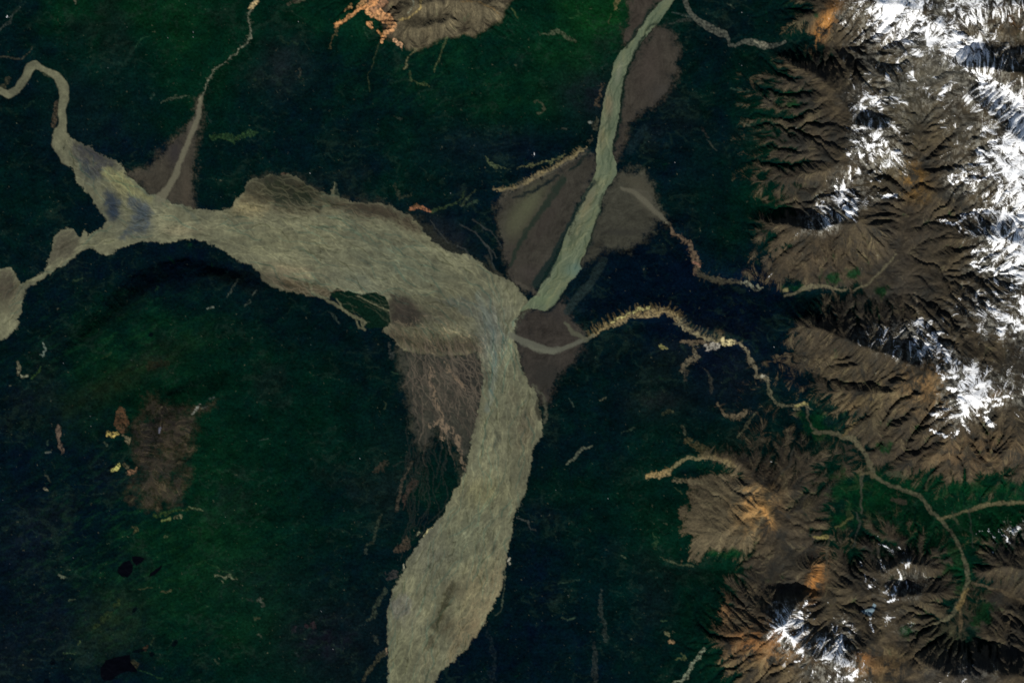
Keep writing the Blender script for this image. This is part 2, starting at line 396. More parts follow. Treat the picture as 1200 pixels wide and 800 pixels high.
# ------------------------------------------------------------------ paint: what covers the ground
TAN = (128,116,84); CREAM = (205,188,140); WHT = (225,222,205); BRK = (92,80,62)
MARKS = [  # bare banks, cliffs, clearings: (points, width, colour, raggedness, softness)
 # canyon above the western fan
 ([(301,-2,3),(296,8,5),(291,20,2.4),(293,32,2.6),(294,44,3.4),(285,55,3),(278,61,2.4),(268,70,1.8),(258,77,1.8),(247,88,1.8),(241,100,2),(238,113,2.4)],(112,116,96),1.3),
 ([(301,2,4),(294,10,5)],(215,185,120),1.2),
 ([(0,35,3),(8,28,5),(13,24,4),(17,15,3),(25,8,2)],(60,70,66),1.2),([(0,67,3),(25,69,3),(34,62,2),(38,55,2)],(62,62,50),.6),
 ([(160,55,2),(168,44,4),(176,42,2)],(30,60,42),1.0),([(88,0,4),(89,4,3)],(110,105,85),1),
 ([(190,122,3),(200,115,3),(215,112,4),(222,113,2)],(66,78,62),1.6),([(175,116,4),(181,110,3)],(35,50,44),1.2),
 ([(250,161,6),(262,160,8),(276,163,9),(290,156,7),(300,155,4)],(36,58,34),2.0),
 ([(238,130,2),(248,145,2)],(30,40,38),.8),([(5,100,8),(12,92,6)],(50,50,38),2),
 ([(66,120,4),(65,135,6),(63,148,5)],(66,58,46),1),([(50,86,3),(62,92,4)],(55,60,45),1),
 ([(355,0,5),(350,3,6)],(85,95,70),1.5),([(30,128,2),(38,118,4)],(22,40,32),1),
 # northern orange peak
 ([(387,58,2),(390,46,3),(397,30,4)],(96,84,52),1.6),([(393,30,6),(402,25,7),(413,18,6),(425,10,8),(440,3,8)],(214,128,62),1.6),
 ([(405,14,3),(412,4,4)],(180,120,60),1.4),([(420,8,5),(428,0,6)],(225,150,85),1.4),
 ([(433,14,10),(445,18,14),(455,22,12),(460,32,9),(452,40,7),(448,47,5)],(226,142,84),1.6),([(432,28,7),(436,32,4)],(222,135,70),1.2),
 ([(436,12,5),(450,4,9)],(150,105,70),1.5),([(462,48,5),(468,53,7),(470,57,4)],(225,170,120),1.2),([(447,42,4),(443,36,3)],(235,140,60),1),
 ([(445,50,3),(441,62,2),(437,75,2),(431,88,2),(433,108,2)],(58,68,44),.8),([(486,58,3),(479,68,3),(474,80,3)],(96,96,62),1.2),
 ([(524,44,3),(519,58,3),(514,72,3),(508,84,2)],(72,84,52),1.0),([(494,0,4),(494,10,3),(480,20,3),(468,25,3)],(150,130,70),.8),
 ([(484,0,3),(485,8,2),(478,16,2)],(120,125,105),.7),([(540,2,3),(560,3,3),(578,10,3),(585,18,2)],(120,98,56),.8),
 ([(479,85,4),(484,95,3),(500,100,3)],(60,74,44),2),([(462,136,2),(470,139,4)],(44,52,44),.6),([(329,45,5),(338,52,4),(350,52,3)],(24,40,30),2),
 ([(340,5,6),(352,2,5)],(60,56,46),1.6),([(350,82,4),(352,90,3)],(50,52,44),1.5),
 # southern edge marks north of the plain
 ([(540,240,3),(552,228,3),(558,222,2)],(58,72,50),1.0),([(483,243,4),(495,244,6),(503,246,3)],(176,98,58),1.3),([(485,241,3),(492,243,4)],(60,50,32),1),
 ([(505,247,5),(520,243,4),(535,238,4),(545,228,3)],(42,56,36),1.4),([(548,240,4),(560,234,4)],(46,62,48),1.4),([(462,216,5),(470,232,6),(482,226,3)],(42,48,38),2.2),
 ([(333,204,7),(338,207,6)],(108,78,56),1),([(391,214,3),(394,222,5),(395,232,7)],(54,62,50),1),
 ([(568,183,2),(573,190,4),(583,196,4),(596,199,2)],(76,90,60),1.4),([(578,222,3),(592,223,5),(608,219,5),(622,210,6),(636,203,7),(648,197,7),(658,191,6),(672,184,5),(686,172,3)],(124,112,76),1.4),
 ([(606,198,2),(625,193,3),(650,187,3),(662,182,3)],(96,100,64),1.8),([(690,170,3),(695,160,2)],(80,78,60),2),
 ([(690,144,3),(693,143,4)],(130,136,124),.8),
 ([(630,38,2),(642,40,3),(652,38,8),(660,41,6),(668,45,4),(674,48,3)],(80,88,66),1.4),([(600,10,3),(607,22,2)],(70,88,48),.8),([(720,12,3),(723,2,7),(728,-5,8)],(112,100,60),1.2),
 ([(716,18,2),(713,30,3)],(72,74,50),.8),([(668,22,3),(680,18,4),(675,12,3)],(30,60,34),1.4),([(627,118,4),(640,128,4),(630,132,3)],(60,62,48),1.8),([(657,150,2),(663,152,3)],(80,86,76),1),
 ([(705,80,3),(712,75,2)],(36,50,44),.6),([(700,125,6),(702,112,4),(707,98,3)],(82,70,54),2.0),([(697,150,5),(699,136,4)],(70,72,58),2.4),
 # north-east tributary
 ([(800,-8,5),(804,5,6),(808,14,6),(815,22,7),(828,31,9),(840,37,10),(849,40,8),(854,46,4),(855,53,4),(862,54,4),(867,50,4),(875,49,7),(885,50,9),(895,54,8),(905,54,6),(920,50,4)],(88,92,80),.8),
 ([(785,28,2),(797,24,4),(810,23,5)],(58,66,60),.6),([(787,15,2),(800,18,3),(810,20,3)],(50,60,56),.6),([(885,48,4),(892,53,6),(899,54,5)],(150,146,122),1.2),
 ([(852,3,2),(860,10,3)],(50,60,50),.8),([(856,104,2),(868,105,4),(878,107,2)],(42,60,50),1),([(862,122,2),(868,123,4)],(54,70,58),.8),([(868,142,2),(878,148,4)],(66,72,58),.8),
 ([(828,164,2),(833,170,3),(840,177,2)],(56,64,56),.6),([(822,150,3),(830,162,3)],(40,40,36),.8),([(773,106,3),(780,100,3)],(40,52,44),.6),
 # canyon right of the eastern fan
 ([(785,263,4),(790,273,5),(798,280,7),(806,283,7),(811,290,5),(814,300,7),(817,312,8),(815,319,5)],(104,86,64),2.2),([(815,308,5),(819,313,5)],(150,104,80),1.6),
 ([(818,320,6),(828,325,6),(840,329,6),(855,330,5),(868,330,4)],(82,78,58),1.6),([(868,331,4),(882,336,6),(895,338,4)],(118,120,100),2),([(762,270,3),(768,274,4)],(60,70,60),1),
 # bright canyon F
 ([(688,395,4),(700,388,7),(712,382,8),(724,376,9),(736,369,9),(750,367,11),(764,366,13),(778,362,12),(788,366,12),(795,374,10)],(134,118,78),2.0),
 ([(716,380,4),(736,368,4),(750,364,5),(762,363,4)],(186,166,106),1.8),([(795,374,10),(803,384,10),(812,390,8),(824,394,8),(836,398,7),(842,402,5)],(122,114,84),2.2),
 ([(775,404,7),(780,407,5)],(150,148,80),1.4),([(796,400,5),(812,402,7),(828,402,5)],(120,104,78),1.8),([(812,404,3),(815,420,11),(806,422,6),(800,432,7),(797,433,3)],(104,96,74),1.8),
 ([(804,432,3),(803,448,4)],(70,66,56),1.6),([(829,406,7),(840,405,8)],(170,164,150),2),([(848,400,10),(858,401,6)],(200,186,130),1.4),([(822,430,2),(830,436,3),(834,450,4),(834,460,3)],(62,64,56),1.4),
 ([(860,400,5),(875,408,3),(878,421,6),(884,430,5),(886,440,5),(895,441,6),(901,448,5)],(118,110,84),1.8),([(893,441,5),(897,441,4)],(190,184,160),1),
 ([(900,450,4),(903,463,5),(908,472,4),(920,475,4),(932,477,8),(944,474,6),(950,478,3)],(100,98,72),1.8),([(932,476,4),(946,473,4)],(160,150,84),1.4),
 ([(789,378,3),(800,380,3)],(60,60,50),1),
 # central lowland lights
 ([(664,543,3),(672,538,4),(678,530,3),(684,524,4),(694,522,3)],(92,100,80),1.0),([(667,466,2),(672,476,3)],(44,56,48),.8),([(703,469,2),(709,466,4)],(90,96,74),.8),
 ([(728,507,2),(738,504,3),(745,500,2)],(46,60,48),.8),([(776,483,5),(790,482,4)],(52,56,40),1.6),([(798,500,5),(803,508,4)],(80,84,64),1.2),
 ([(757,560,3),(763,558,6),(772,557,8),(782,553,8),(787,550,4)],(144,122,76),1.2),([(783,552,3),(795,542,5),(806,535,6),(820,538,4)],(112,104,68),1.2),([(822,534,7),(840,536,6),(852,542,7),(862,545,5)],(112,100,66),1.4),
 ([(788,563,3),(805,564,4),(815,567,4),(830,565,3)],(106,96,70),1.0),([(790,570,2),(800,578,3)],(50,58,40),1),([(842,472,3),(848,485,5),(855,488,6),(870,486,8),(874,480,4)],(104,92,68),1.6),
 ([(887,485,2),(878,493,4),(870,505,4),(865,512,3)],(84,84,62),1.4),([(805,515,7),(820,525,8),(830,530,8)],(60,56,38),2.4),([(880,525,8),(895,515,6)],(70,64,50),2.2),
 ([(605,606,2),(618,610,3),(621,618,2),(630,621,2)],(70,76,72),1.2),([(654,683,3),(668,681,3),(678,679,2)],(36,54,44),.8),([(658,723,3),(665,726,3),(674,724,2)],(54,76,58),.8),
 ([(705,690,3),(704,705,5),(704,720,4),(708,735,5),(710,750,6)],(42,50,46),1.6),([(697,755,6),(698,775,7),(696,800,7)],(38,44,42),1.4),([(766,624,2),(768,634,5),(769,642,3)],(40,60,40),1.8),
 ([(728,651,3),(733,653,2)],(80,100,76),.8),([(774,652,2),(784,659,3),(800,661,3),(812,664,3)],(70,78,56),1.2),([(780,742,6),(784,744,4)],(120,120,80),1.2),([(786,751,7),(789,753,5)],(165,130,84),1.2),
 ([(798,765,5),(803,772,4),(793,772,3)],(80,92,54),1.6),([(787,799,3),(800,796,4),(806,788,4),(812,776,4),(820,768,5),(826,760,4)],(124,134,108),1.6),([(775,726,3),(781,727,3)],(50,76,50),1),
 ([(745,725,2),(751,723,2)],(36,54,44),.8),([(790,560,3),(830,566,3)],(90,84,60),1.2),
 # south bank lights of the main plain
 ([(499,627,5),(504,621,7),(508,618,5)],(236,222,150),1.2),([(489,626,4),(491,624,3)],(170,170,130),.8),([(472,668,3),(473,662,3)],(190,190,160),.8),([(452,766,3),(453,760,4)],(190,160,120),1.2),
 ([(596,660,3),(597,655,4)],(210,205,180),1),([(446,602,3),(440,620,4),(438,635,4),(428,639,4)],(42,50,40),1.4),([(428,645,6),(430,648,5)],(50,58,50),1.6),([(465,645,8),(475,640,12),(476,632,8)],(62,54,44),1.6),
 ([(453,690,4),(446,700,5),(440,710,6),(436,722,5),(430,728,3)],(46,54,44),1.6),([(455,675,9),(462,672,8)],(56,54,52),1.8),([(449,765,8),(441,772,5),(436,782,5),(428,790,5),(426,796,6)],(58,58,44),1.6),
 ([(440,745,8),(440,752,6)],(40,46,40),1.8),([(484,540,3),(478,552,3),(472,562,4),(468,580,4),(465,598,5)],(64,58,48),1.0),([(485,565,9),(480,573,8),(474,582,5),(474,595,3)],(56,46,40),1.4),
 ([(435,552,4),(442,550,9),(450,545,9),(452,540,4)],(48,44,36),1.6),([(451,470,2),(453,474,3),(450,480,2)],(50,60,44),1),([(460,435,3),(465,438,2)],(40,60,44),1),([(456,404,5),(458,420,4),(462,414,3)],(50,54,50),1.6),
 ([(590,645,2),(592,670,2),(591,690,2),(588,715,2),(580,722,2)],(70,82,66),.8),([(570,735,4),(575,750,5),(578,770,6),(576,800,8)],(22,32,36),2.4),
 ([(385,366,2),(392,370,4),(397,378,3)],(44,54,48),1.2),
 ([(520,700,2),(520,701,2)],(70,60,50),1),
 # far west and south west
 ([(3,316,4),(10,318,4)],(70,66,52),1),([(50,403,3),(54,410,3),(51,417,3),(46,415,2)],(110,128,116),.9),([(22,424,5),(22,432,7),(21,438,6)],(112,110,84),1.4),([(26,441,4),(32,440,4)],(134,138,110),1.2),
 ([(38,443,3),(44,434,4),(50,430,3)],(44,66,34),1.8),([(68,500,5),(69,508,6),(70,518,6),(72,526,7),(72,531,4)],(104,86,70),1.4),([(54,530,3),(59,530,2)],(90,100,90),.6),([(55,520,4),(57,515,3)],(38,54,46),1.2),
 ([(52,572,4),(56,574,4)],(140,134,106),1),([(55,557,4),(57,560,3),(60,565,2)],(60,66,54),1.2),([(142,478,6),(141,484,10),(143,490,15),(143,497,16),(142,503,9)],(100,66,34),1.8),
 ([(126,508,4),(132,509,6),(137,508,5)],(208,168,70),1.6),([(144,510,4),(150,514,5),(150,519,4)],(120,110,80),1.8),([(122,518,3),(124,521,4)],(70,84,66),1),([(131,551,5),(136,549,6),(138,544,5)],(224,204,100),1.4),
 ([(144,543,4),(150,547,4)],(96,90,64),1.6),([(152,553,7),(158,552,5),(160,548,3)],(128,92,62),1.2),([(226,485,3),(232,478,4),(236,473,2)],(124,126,116),1),([(246,467,3),(252,465,3)],(60,70,66),.8),([(238,478,3),(243,476,2)],(80,86,80),1),
 ([(187,507,2),(188,501,3)],(130,134,160),.6),([(190,610,3),(200,607,4)],(110,124,60),1.2),([(205,606,2),(213,604,4)],(110,108,76),1.2),([(182,604,4),(200,600,5),(230,595,3)],(40,56,28),1.8),([(222,594,3),(236,598,3)],(90,104,70),1.4),
 ([(156,617,4),(160,618,5),(157,623,3)],(64,62,40),1.4),([(70,674,4),(74,676,4)],(104,116,92),1),([(80,704,3),(88,702,2)],(66,80,58),.8),([(253,674,3),(263,678,5),(272,674,4),(279,678,2)],(120,128,96),1.8),([(193,628,3),(196,629,3)],(80,92,60),1),
 ([(188,693,3),(198,692,4)],(80,80,54),1.2),([(162,690,2),(172,688,2),(178,687,2)],(50,56,36),.8),([(135,710,5),(140,702,5)],(42,56,32),1.8),([(110,735,6),(122,725,6),(130,718,6)],(36,48,28),2.2),([(75,765,3),(88,764,3)],(46,64,44),1),
 ([(92,755,3),(94,752,3)],(70,90,50),1),([(157,775,7),(160,779,6)],(50,48,34),1.4),([(168,760,3),(172,758,3)],(60,44,32),1.4),([(177,755,3),(180,748,2)],(60,80,48),1),([(160,783,2),(175,788,2),(190,795,2)],(26,50,30),.8),
 ([(304,703,6),(308,708,5)],(56,60,52),1.6),([(298,724,4),(302,725,3)],(54,58,42),1.4),([(303,742,4),(306,744,3)],(62,68,56),1.4),([(343,740,4),(347,733,4)],(32,32,36),1.4),([(360,733,4),(367,735,5),(368,728,3)],(46,36,40),1.6),([(347,765,5),(350,768,4)],(32,40,40),1.4),
 ([(252,773,4),(256,776,4)],(54,64,50),1.4),([(290,702,5),(296,704,4)],(30,38,34),1.4),([(280,677,3),(240,657,2),(232,660,3)],(30,56,34),1.2),
 ([(243,362,2),(250,360,3)],(110,122,110),.7),([(267,348,2),(270,342,3),(275,334,3),(279,328,3)],(72,84,74),1.0),([(288,358,3),(294,352,2)],(64,76,66),.8),([(300,342,3),(297,346,2)],(80,90,80),.8),
 ([(86,330,3),(96,326,3)],(34,48,34),1.4),([(183,340,3),(186,336,4)],(30,56,34),1.2),([(304,515,2),(315,514,2)],(56,76,66),.5),([(302,522,3),(308,523,2)],(24,50,40),.6),
 ([(130,414,3),(120,420,2)],(36,50,30),1),([(176,430,9),(190,425,9),(196,428,5)],(30,30,20),2),
]
SPURS = {(688,395): 14, (795,374): 13, (785,263): 9, (860,400): 8, (757,560): 7, (822,534): 10, (578,222): 6, (818,320): 8, (842,472): 8, (812,404): 8, (301,-2): 4}
LABELLED = {  # marks that are things of their own
 (393,30):('rock_outcrop','bright orange rock spur slanting down left from the top edge summit','outcrop'),
 (433,14):('rock_outcrop','large bright orange rock slope on the left of the grey summit','outcrop'),
 (462,48):('rock_outcrop','small pale orange patch just below the grey summit','outcrop'),
 (483,243):('bare_patch','thin rust red patch on the upper bank of the wide river plain','bare ground'),
 (333,204):('bare_patch','small reddish patch at the top of the bulge of the wide river plain','bare ground'),
 (578,222):('cliff','long tan cliff edging the flats left of the straight eastern river','cliff'),
 (688,395):('canyon_wall','pale yellow canyon wall leading right from the small brown fan','canyon'),
 (795,374):('canyon_wall','tan canyon wall dropping right from the bend of the pale canyon','canyon'),
 (785,263):('canyon_wall','brown speckled canyon winding down right from the tip of the grey brown fan','canyon'),
 (818,320):('canyon_wall','grey canyon rim at the lower end of the brown speckled canyon','canyon'),
 (860,400):('canyon_wall','thin pale broken canyon wall heading for the green valley','canyon'),
 (757,560):('rock_outcrop','tan rock spur at the left tip of the tan foothill','outcrop'),
 (822,534):('cliff','tan cliff band along the top of the tan foothill','cliff'),
 (499,627):('bare_patch','bright cream bank on the left side of the southward river','bare ground'),
 (142,478):('rock_outcrop','rounded orange brown knob on the green dome, left of the brown hilltop','outcrop'),
 (126,508):('rock_outcrop','yellow patch just below the orange brown knob','outcrop'),
 (131,551):('rock_outcrop','small pale yellow patch at the lower left of the brown hilltop','outcrop'),
 (68,500):('bare_patch','upright pinkish tan strip near the left edge of the green dome','bare ground'),
 (22,424):('bare_patch','pale tan patch close to the left edge, below the river','bare ground'),
 (786,751):('bare_patch','small orange tan clearing in the forest left of the orange mountain','clearing'),
 (780,742):('bare_patch','small pale clearing above the orange tan one, left of the orange mountain','clearing'),
 (787,799):('bare_patch','pale winding clearing at the bottom edge left of the orange mountain','clearing'),
 (664,543):('bare_patch','thin pale curved clearing in the dark forest right of the southward river','clearing'),
 (301,-2):('canyon_wall','thin pale canyon winding from the top edge to the point of the western fan','canyon'),
 (301,2):('rock_outcrop','cream rock spot where the thin pale canyon meets the top edge','outcrop'),
}

def flow_dirs(g):
    """direction of the rivers, as unit vectors"""
    P = [((60,120),(75,150)),((40,330),(110,285)),((0,350),(30,340)),((20,370),(25,350)),((120,275),(190,262)),((100,200),(140,250)),((200,262),(290,262)),((290,262),(380,285)),((330,225),(400,250)),((380,285),(460,315)),((420,250),(500,300)),((310,310),(400,345)),
         ((460,350),(540,385)),((480,300),(560,345)),((460,315),(545,355)),((545,355),(585,400)),((600,330),(600,380)),((580,400),(592,470)),((592,470),(595,540)),((595,540),(565,620)),((620,480),(612,560)),((550,560),(525,620)),((565,620),(535,690)),((500,650),(475,720)),
         ((535,690),(500,760)),((500,760),(470,840)),((590,640),(570,710)),((780,0),(740,60)),((740,60),(715,130)),((715,130),(708,200)),((708,200),(685,270)),((685,270),(650,335)),((650,335),(610,370)),((230,120),(195,225)),((500,420),(520,500)),((480,420),(490,500)),((545,420),(550,500)),
         ((690,180),(610,340)),((640,210),(595,300)),((785,265),(700,230)),((785,265),(700,290)),((780,40),(725,170)),((690,395),(620,400)),((680,400),(640,460))]
    X = np.zeros(g.U.shape); Y = np.zeros(g.U.shape)
    for a, b in P:
        dx, dy = b[0] - a[0], b[1] - a[1]; L = math.hypot(dx, dy)
        for t in (0., .5, 1.):
            w_ = np.exp(-((g.U - a[0] - t * dx) ** 2 + (g.V - a[1] - t * dy) ** 2) / (2 * 26 ** 2)) + 1e-12
            X += w_ * dx / L; Y += w_ * dy / L
    L = np.hypot(X, Y) + 1e-12
    return X / L, Y / L

def paint(g, H, frame=True):
    """returns base colour (linear) and cover masks"""
    U, V = g.U, g.V; out = {}
    n1 = fbm(U, V, 46, 5, 1, .6); n2 = fbm(U, V, 14, 4, 7, .6); n3 = fbm(U, V, 90, 4, 3, .5)
    WU = U + 9 * fbm(U, V, 30, 4, 71, .6); WV = V + 9 * fbm(U, V, 30, 4, 72, .6)
    dHv, dHu = np.gradient(H, g.step * M); slope = np.hypot(dHu, dHv)
    Hs = blur(H, 4); gv, gu = np.gradient(Hs); gl = np.hypot(gu, gv) + 1e-6
    rs = np.random.RandomState(5)
    gulf = n2
    if frame:
        wn = rs.randn(*H.shape).astype(np.float32)
        du, dv = (gu / gl).astype(np.float32), (gv / gl).astype(np.float32)
        gul = .6 * lic(wn, du, dv, 9) + .7 * lic(blur(wn, 3) * 3, du, dv, 13)
        gul /= gul.std(); gulf = lic(rs.randn(*H.shape).astype(np.float32), du, dv, 7) + .7 * fbm(U, V, 3.5, 2, 441)
    else: gul = n2 * 2
    out['gul'] = gul; ore = np.zeros(U.shape, np.float32)
    def tint(m, f):
        nonlocal C
        C = C * (1 + (np.array(f) - 1) * np.clip(m, 0, 1)[..., None])
    # --- forest
    gr = cmap(GREEN, WU + 25 * n1, WV + 25 * n3) * 9 + 1.3 * n1 + .9 * n2
    gr = gr[..., None]
    stops = [(0, (3,13,26)), (1, (3,17,24)), (2, (3,20,22)), (3, (3,24,21)), (4.2, (3,28,20)), (5.5, (5,33,20)), (7, (8,41,21)), (9, (12,52,22))]
    C = np.zeros(U.shape + (3,)) + lin(stops[0][1])
    for (a, ca), (b, cb) in zip(stops[:-1], stops[1:]): C = C + (lin(cb) - lin(ca)) * np.clip((gr - a) / (b - a), 0, 1)
    def mix(m, col, k=1.0):
        if isinstance(col, tuple): col = lin(col)
        r_ = np.flatnonzero(m.max(1) > 0); c_ = np.flatnonzero(m.max(0) > 0)
        if not len(r_): return
        q = slice(r_[0], r_[-1] + 1), slice(c_[0], c_[-1] + 1)
        if col.ndim == 3 and col.shape[:2] == m.shape: col = col[q]
        C[q] += (col - C[q]) * (np.clip(m[q], 0, 1) * k)[..., None]
    tnt = sstep(.15, .6, n3 + .4 * n2)
    mix(tnt, (18,24,26), .35)
    for (u, v, a, b, r, c, k) in [(380,750,60,45,0,(16,17,27),.9),(30,640,45,60,0,(12,20,30),.8),(40,740,60,50,0,(10,18,26),.8),(330,80,30,25,0,(24,32,36),.7),(690,110,35,30,0,(20,22,32),.8),(770,470,35,20,0,(24,26,30),.7),
        (130,730,35,45,40,(26,42,26),.8),(90,480,50,40,-20,(14,34,22),.5),(520,280,40,20,40,(26,30,34),.9),(570,170,60,25,0,(14,24,34),.6),(620,400,20,20,0,(20,20,22),.5),(860,440,40,40,0,(14,20,30),.8),(120,60,40,30,0,(6,30,26),.4),
        (150,440,80,14,-28,(30,36,22),.6),(300,680,60,30,0,(12,22,28),.6),(720,700,60,90,0,(2,24,26),.6),(540,600,20,20,0,(14,26,26),.5),(100,130,60,50,30,(10,26,28),.6),(450,560,30,60,10,(14,28,28),.6),(770,570,50,60,0,(4,28,22),.5),
        (740,320,70,40,0,(3,14,28),.8),(680,320,25,50,30,(14,30,36),.5),(810,200,30,50,0,(6,22,26),.6)]:
        mix(g.dab(u, v, a, b, r) * (.7 + .6 * n2), c, k)
    ca, sa = math.cos(math.radians(-28)), math.sin(math.radians(-28)); RU = (U * ca + V * sa) / 3.2; RV = -U * sa + V * ca
    grain = fbm(RU, RV, 7, 4, 87, .65); lw = np.maximum.reduce([g.dab(180, 640, 170, 130), g.dab(140, 400, 130, 60), .6 * g.dab(500, 90, 120, 60)])
    mix(sstep(-.1, .7, grain) * lw, (20,56,30), .42); mix(sstep(.1, .8, -grain) * lw, (3,16,18), .5)
    C = C * np.clip(1 + .40 * fbm(U, V, 22, 4, 88, .6) + .10 * fbm(U, V, 3, 2, 89), .3, 2)[..., None]
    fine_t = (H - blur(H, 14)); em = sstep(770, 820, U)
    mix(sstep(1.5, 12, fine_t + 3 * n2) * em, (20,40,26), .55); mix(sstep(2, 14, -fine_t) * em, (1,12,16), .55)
    # scattered thin light gaps in the forest
    gap = sstep(.52, .8, ridged(WU, WV * 1.7, 26, 4, 90) + .35 * n1 - .25 * sstep(.3, -.3, n3))
    mix(gap, (30,46,38), .3)
    low = 1 - sstep(820, 900, U)
    fleck = sstep(.72, 1.0, fbm(U, V * 1.6, 5, 3, 95, .6) + .45 * n1) * low
    mix(fleck, (58,70,54), .5)
    # --- bare rock of the eastern range and the two smaller summits
    bc = cmap(BROWN, WU, WV) * sstep(795, 850, U)
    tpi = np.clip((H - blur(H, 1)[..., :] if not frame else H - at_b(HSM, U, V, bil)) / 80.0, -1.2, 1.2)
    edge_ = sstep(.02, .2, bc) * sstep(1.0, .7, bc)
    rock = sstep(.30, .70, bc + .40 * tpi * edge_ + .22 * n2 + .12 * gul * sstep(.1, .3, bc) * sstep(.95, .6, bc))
    north = g.poly([(425,-60),(425,0),(445,20),(455,45),(470,47),(478,55),(490,58),(505,52),(520,44),(530,44),(545,38),(555,42),(570,33),(585,25),(590,12),(605,-5),(610,-60)], 4, 2)
    hill = g.poly([(170,455),(190,462),(208,472),(240,470),(262,462),(256,474),(236,488),(230,520),(226,560),(214,592),(190,600),(160,598),(146,586),(150,560),(160,548),(152,530),(150,500),(165,478)], 15, 4)
    rag_h_ = fbm(U, V, 5, 3, 208, .7)
    hill = sstep(.28, 1.25, hill * (.78 + .3 * n2 + .3 * fbm(U, V, 22, 4, 207, .6) + .35 * rag_h_))
    foot = g.poly([(806,560),(830,556),(870,562),(900,570),(905,600),(890,625),(875,650),(862,640),(850,644),(838,642),(826,650),(812,655),(806,658),(808,640),(818,630),(802,626),(800,600),(812,585)], 9, 4); foot = sstep(.25, 1.0, foot + .4 * n2 * (foot < .98) + .3 * rag_h_ * (foot > .02) + .1 * gul * (foot > .02))
    rk = np.maximum.reduce([rock, north, hill, foot])
    rag_h = fbm(U, V, 5, 3, 209, .6)
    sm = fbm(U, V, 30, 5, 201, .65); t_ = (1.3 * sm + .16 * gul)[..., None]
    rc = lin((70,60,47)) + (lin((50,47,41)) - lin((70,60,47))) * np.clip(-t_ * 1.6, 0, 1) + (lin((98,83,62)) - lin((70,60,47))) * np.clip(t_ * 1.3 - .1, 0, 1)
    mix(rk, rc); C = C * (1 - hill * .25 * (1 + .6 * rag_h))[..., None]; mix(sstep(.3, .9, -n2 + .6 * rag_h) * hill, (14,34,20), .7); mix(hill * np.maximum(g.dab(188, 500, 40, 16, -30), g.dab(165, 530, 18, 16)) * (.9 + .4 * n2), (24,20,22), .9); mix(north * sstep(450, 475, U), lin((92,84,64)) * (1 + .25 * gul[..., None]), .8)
    ore_n = fbm(U, V, 15, 4, 223, .65)
    mix(foot, lin((108,94,70)) * (1 + .12 * gul[..., None]), .7)
    for (u, v, a, b, r, c, k) in [(935,680,30,45,-30,(70,64,54),.4),(885,595,22,28,30,(168,128,78),.95),(878,585,8,12,0,(190,140,84),.8),(896,600,4,16,-30,(222,160,90),.8),(955,680,10,24,15,(176,116,56),.9),(915,750,22,20,0,(172,108,50),.85),(880,752,24,16,0,(196,124,62),.8),(895,765,14,10,0,(150,96,52),.8),(845,715,14,18,0,(140,96,56),.7),
        (870,775,30,20,-30,(110,92,66),.6),(1020,782,30,9,0,(150,100,52),.85),(1012,770,10,8,0,(170,112,60),.8),(1050,775,18,20,0,(104,82,52),.7),(1070,212,14,22,0,(150,108,42),.9),(1078,232,14,10,0,(120,90,44),.7),(965,30,9,28,30,(190,128,62),.85),(930,30,16,8,-40,(120,108,78),.6),(1190,22,22,12,0,(112,78,44),.8),
        (1090,60,20,30,0,(88,82,74),.7),(1060,110,40,50,0,(98,90,72),.6),(1085,450,24,28,-20,(140,104,62),.65),(1000,480,14,20,30,(112,88,58),.5),(1035,455,25,20,0,(100,84,60),.5),(1130,535,50,20,0,(118,92,64),.7),(1020,495,20,16,0,(96,84,62),.6),(960,300,50,25,0,(98,80,60),.6),(1010,290,30,25,0,(92,78,56),.5),(1060,320,30,30,0,(66,60,54),.6),
        (1065,260,30,40,0,(66,58,50),.6),(1165,460,16,6,0,(130,96,60),.7),(1000,345,30,14,0,(62,60,54),.6),(1130,150,25,25,0,(80,70,54),.5),(935,170,25,35,0,(58,54,48),.6),(920,300,14,30,0,(80,68,52),.5),(1080,715,30,20,0,(94,80,58),.6),(1190,680,25,20,0,(64,56,42),.6),(1075,790,30,15,0,(92,84,76),.4),(1130,780,30,20,0,(60,60,64),.5),
        (1115,745,25,25,0,(50,56,34),.7),(900,115,20,22,0,(52,50,44),.6),(940,590,14,14,0,(92,82,56),.5),(1040,200,20,20,0,(96,84,60),.5),(1100,300,25,20,0,(92,78,58),.5),(1110,85,30,20,0,(110,104,92),.5),(940,760,18,14,30,(130,90,50),.5),(900,770,70,26,-20,(130,106,72),.6),(1040,785,50,14,0,(138,114,80),.6),(850,740,26,30,20,(122,98,68),.5),(980,700,20,20,0,(96,82,60),.5),(1085,455,40,30,0,(124,98,66),.5),(1160,520,40,20,0,(122,96,66),.5),(980,430,40,14,10,(112,94,66),.5),(1010,470,40,16,0,(114,96,66),.5)]:
        w_ = g.dab(u, v, a, b, r) * (.8 + .22 * gul + .3 * n2) * sstep(.2, .8, rk)
        if c[0] > 1.6 * c[2]: w_ = w_ * sstep(-.75, .55, 2.2 * ore_n + .3 * gul)
        mix(w_, c, k)
        if c[0] > 2.0 * c[2] and c[0] > 130: ore = np.maximum(ore, w_)
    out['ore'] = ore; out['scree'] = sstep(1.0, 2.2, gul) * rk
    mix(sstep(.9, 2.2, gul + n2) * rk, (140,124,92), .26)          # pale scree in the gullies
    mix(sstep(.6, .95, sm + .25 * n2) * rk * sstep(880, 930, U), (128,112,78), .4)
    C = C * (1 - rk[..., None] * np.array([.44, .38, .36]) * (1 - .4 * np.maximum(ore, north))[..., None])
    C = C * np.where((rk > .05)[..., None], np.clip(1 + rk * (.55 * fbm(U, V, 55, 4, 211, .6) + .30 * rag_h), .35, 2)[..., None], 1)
    # grass and brush patches inside the range
    vg = sstep(.25, .7, fbm(U, V, 26, 4, 300, .6) + .2) * 0
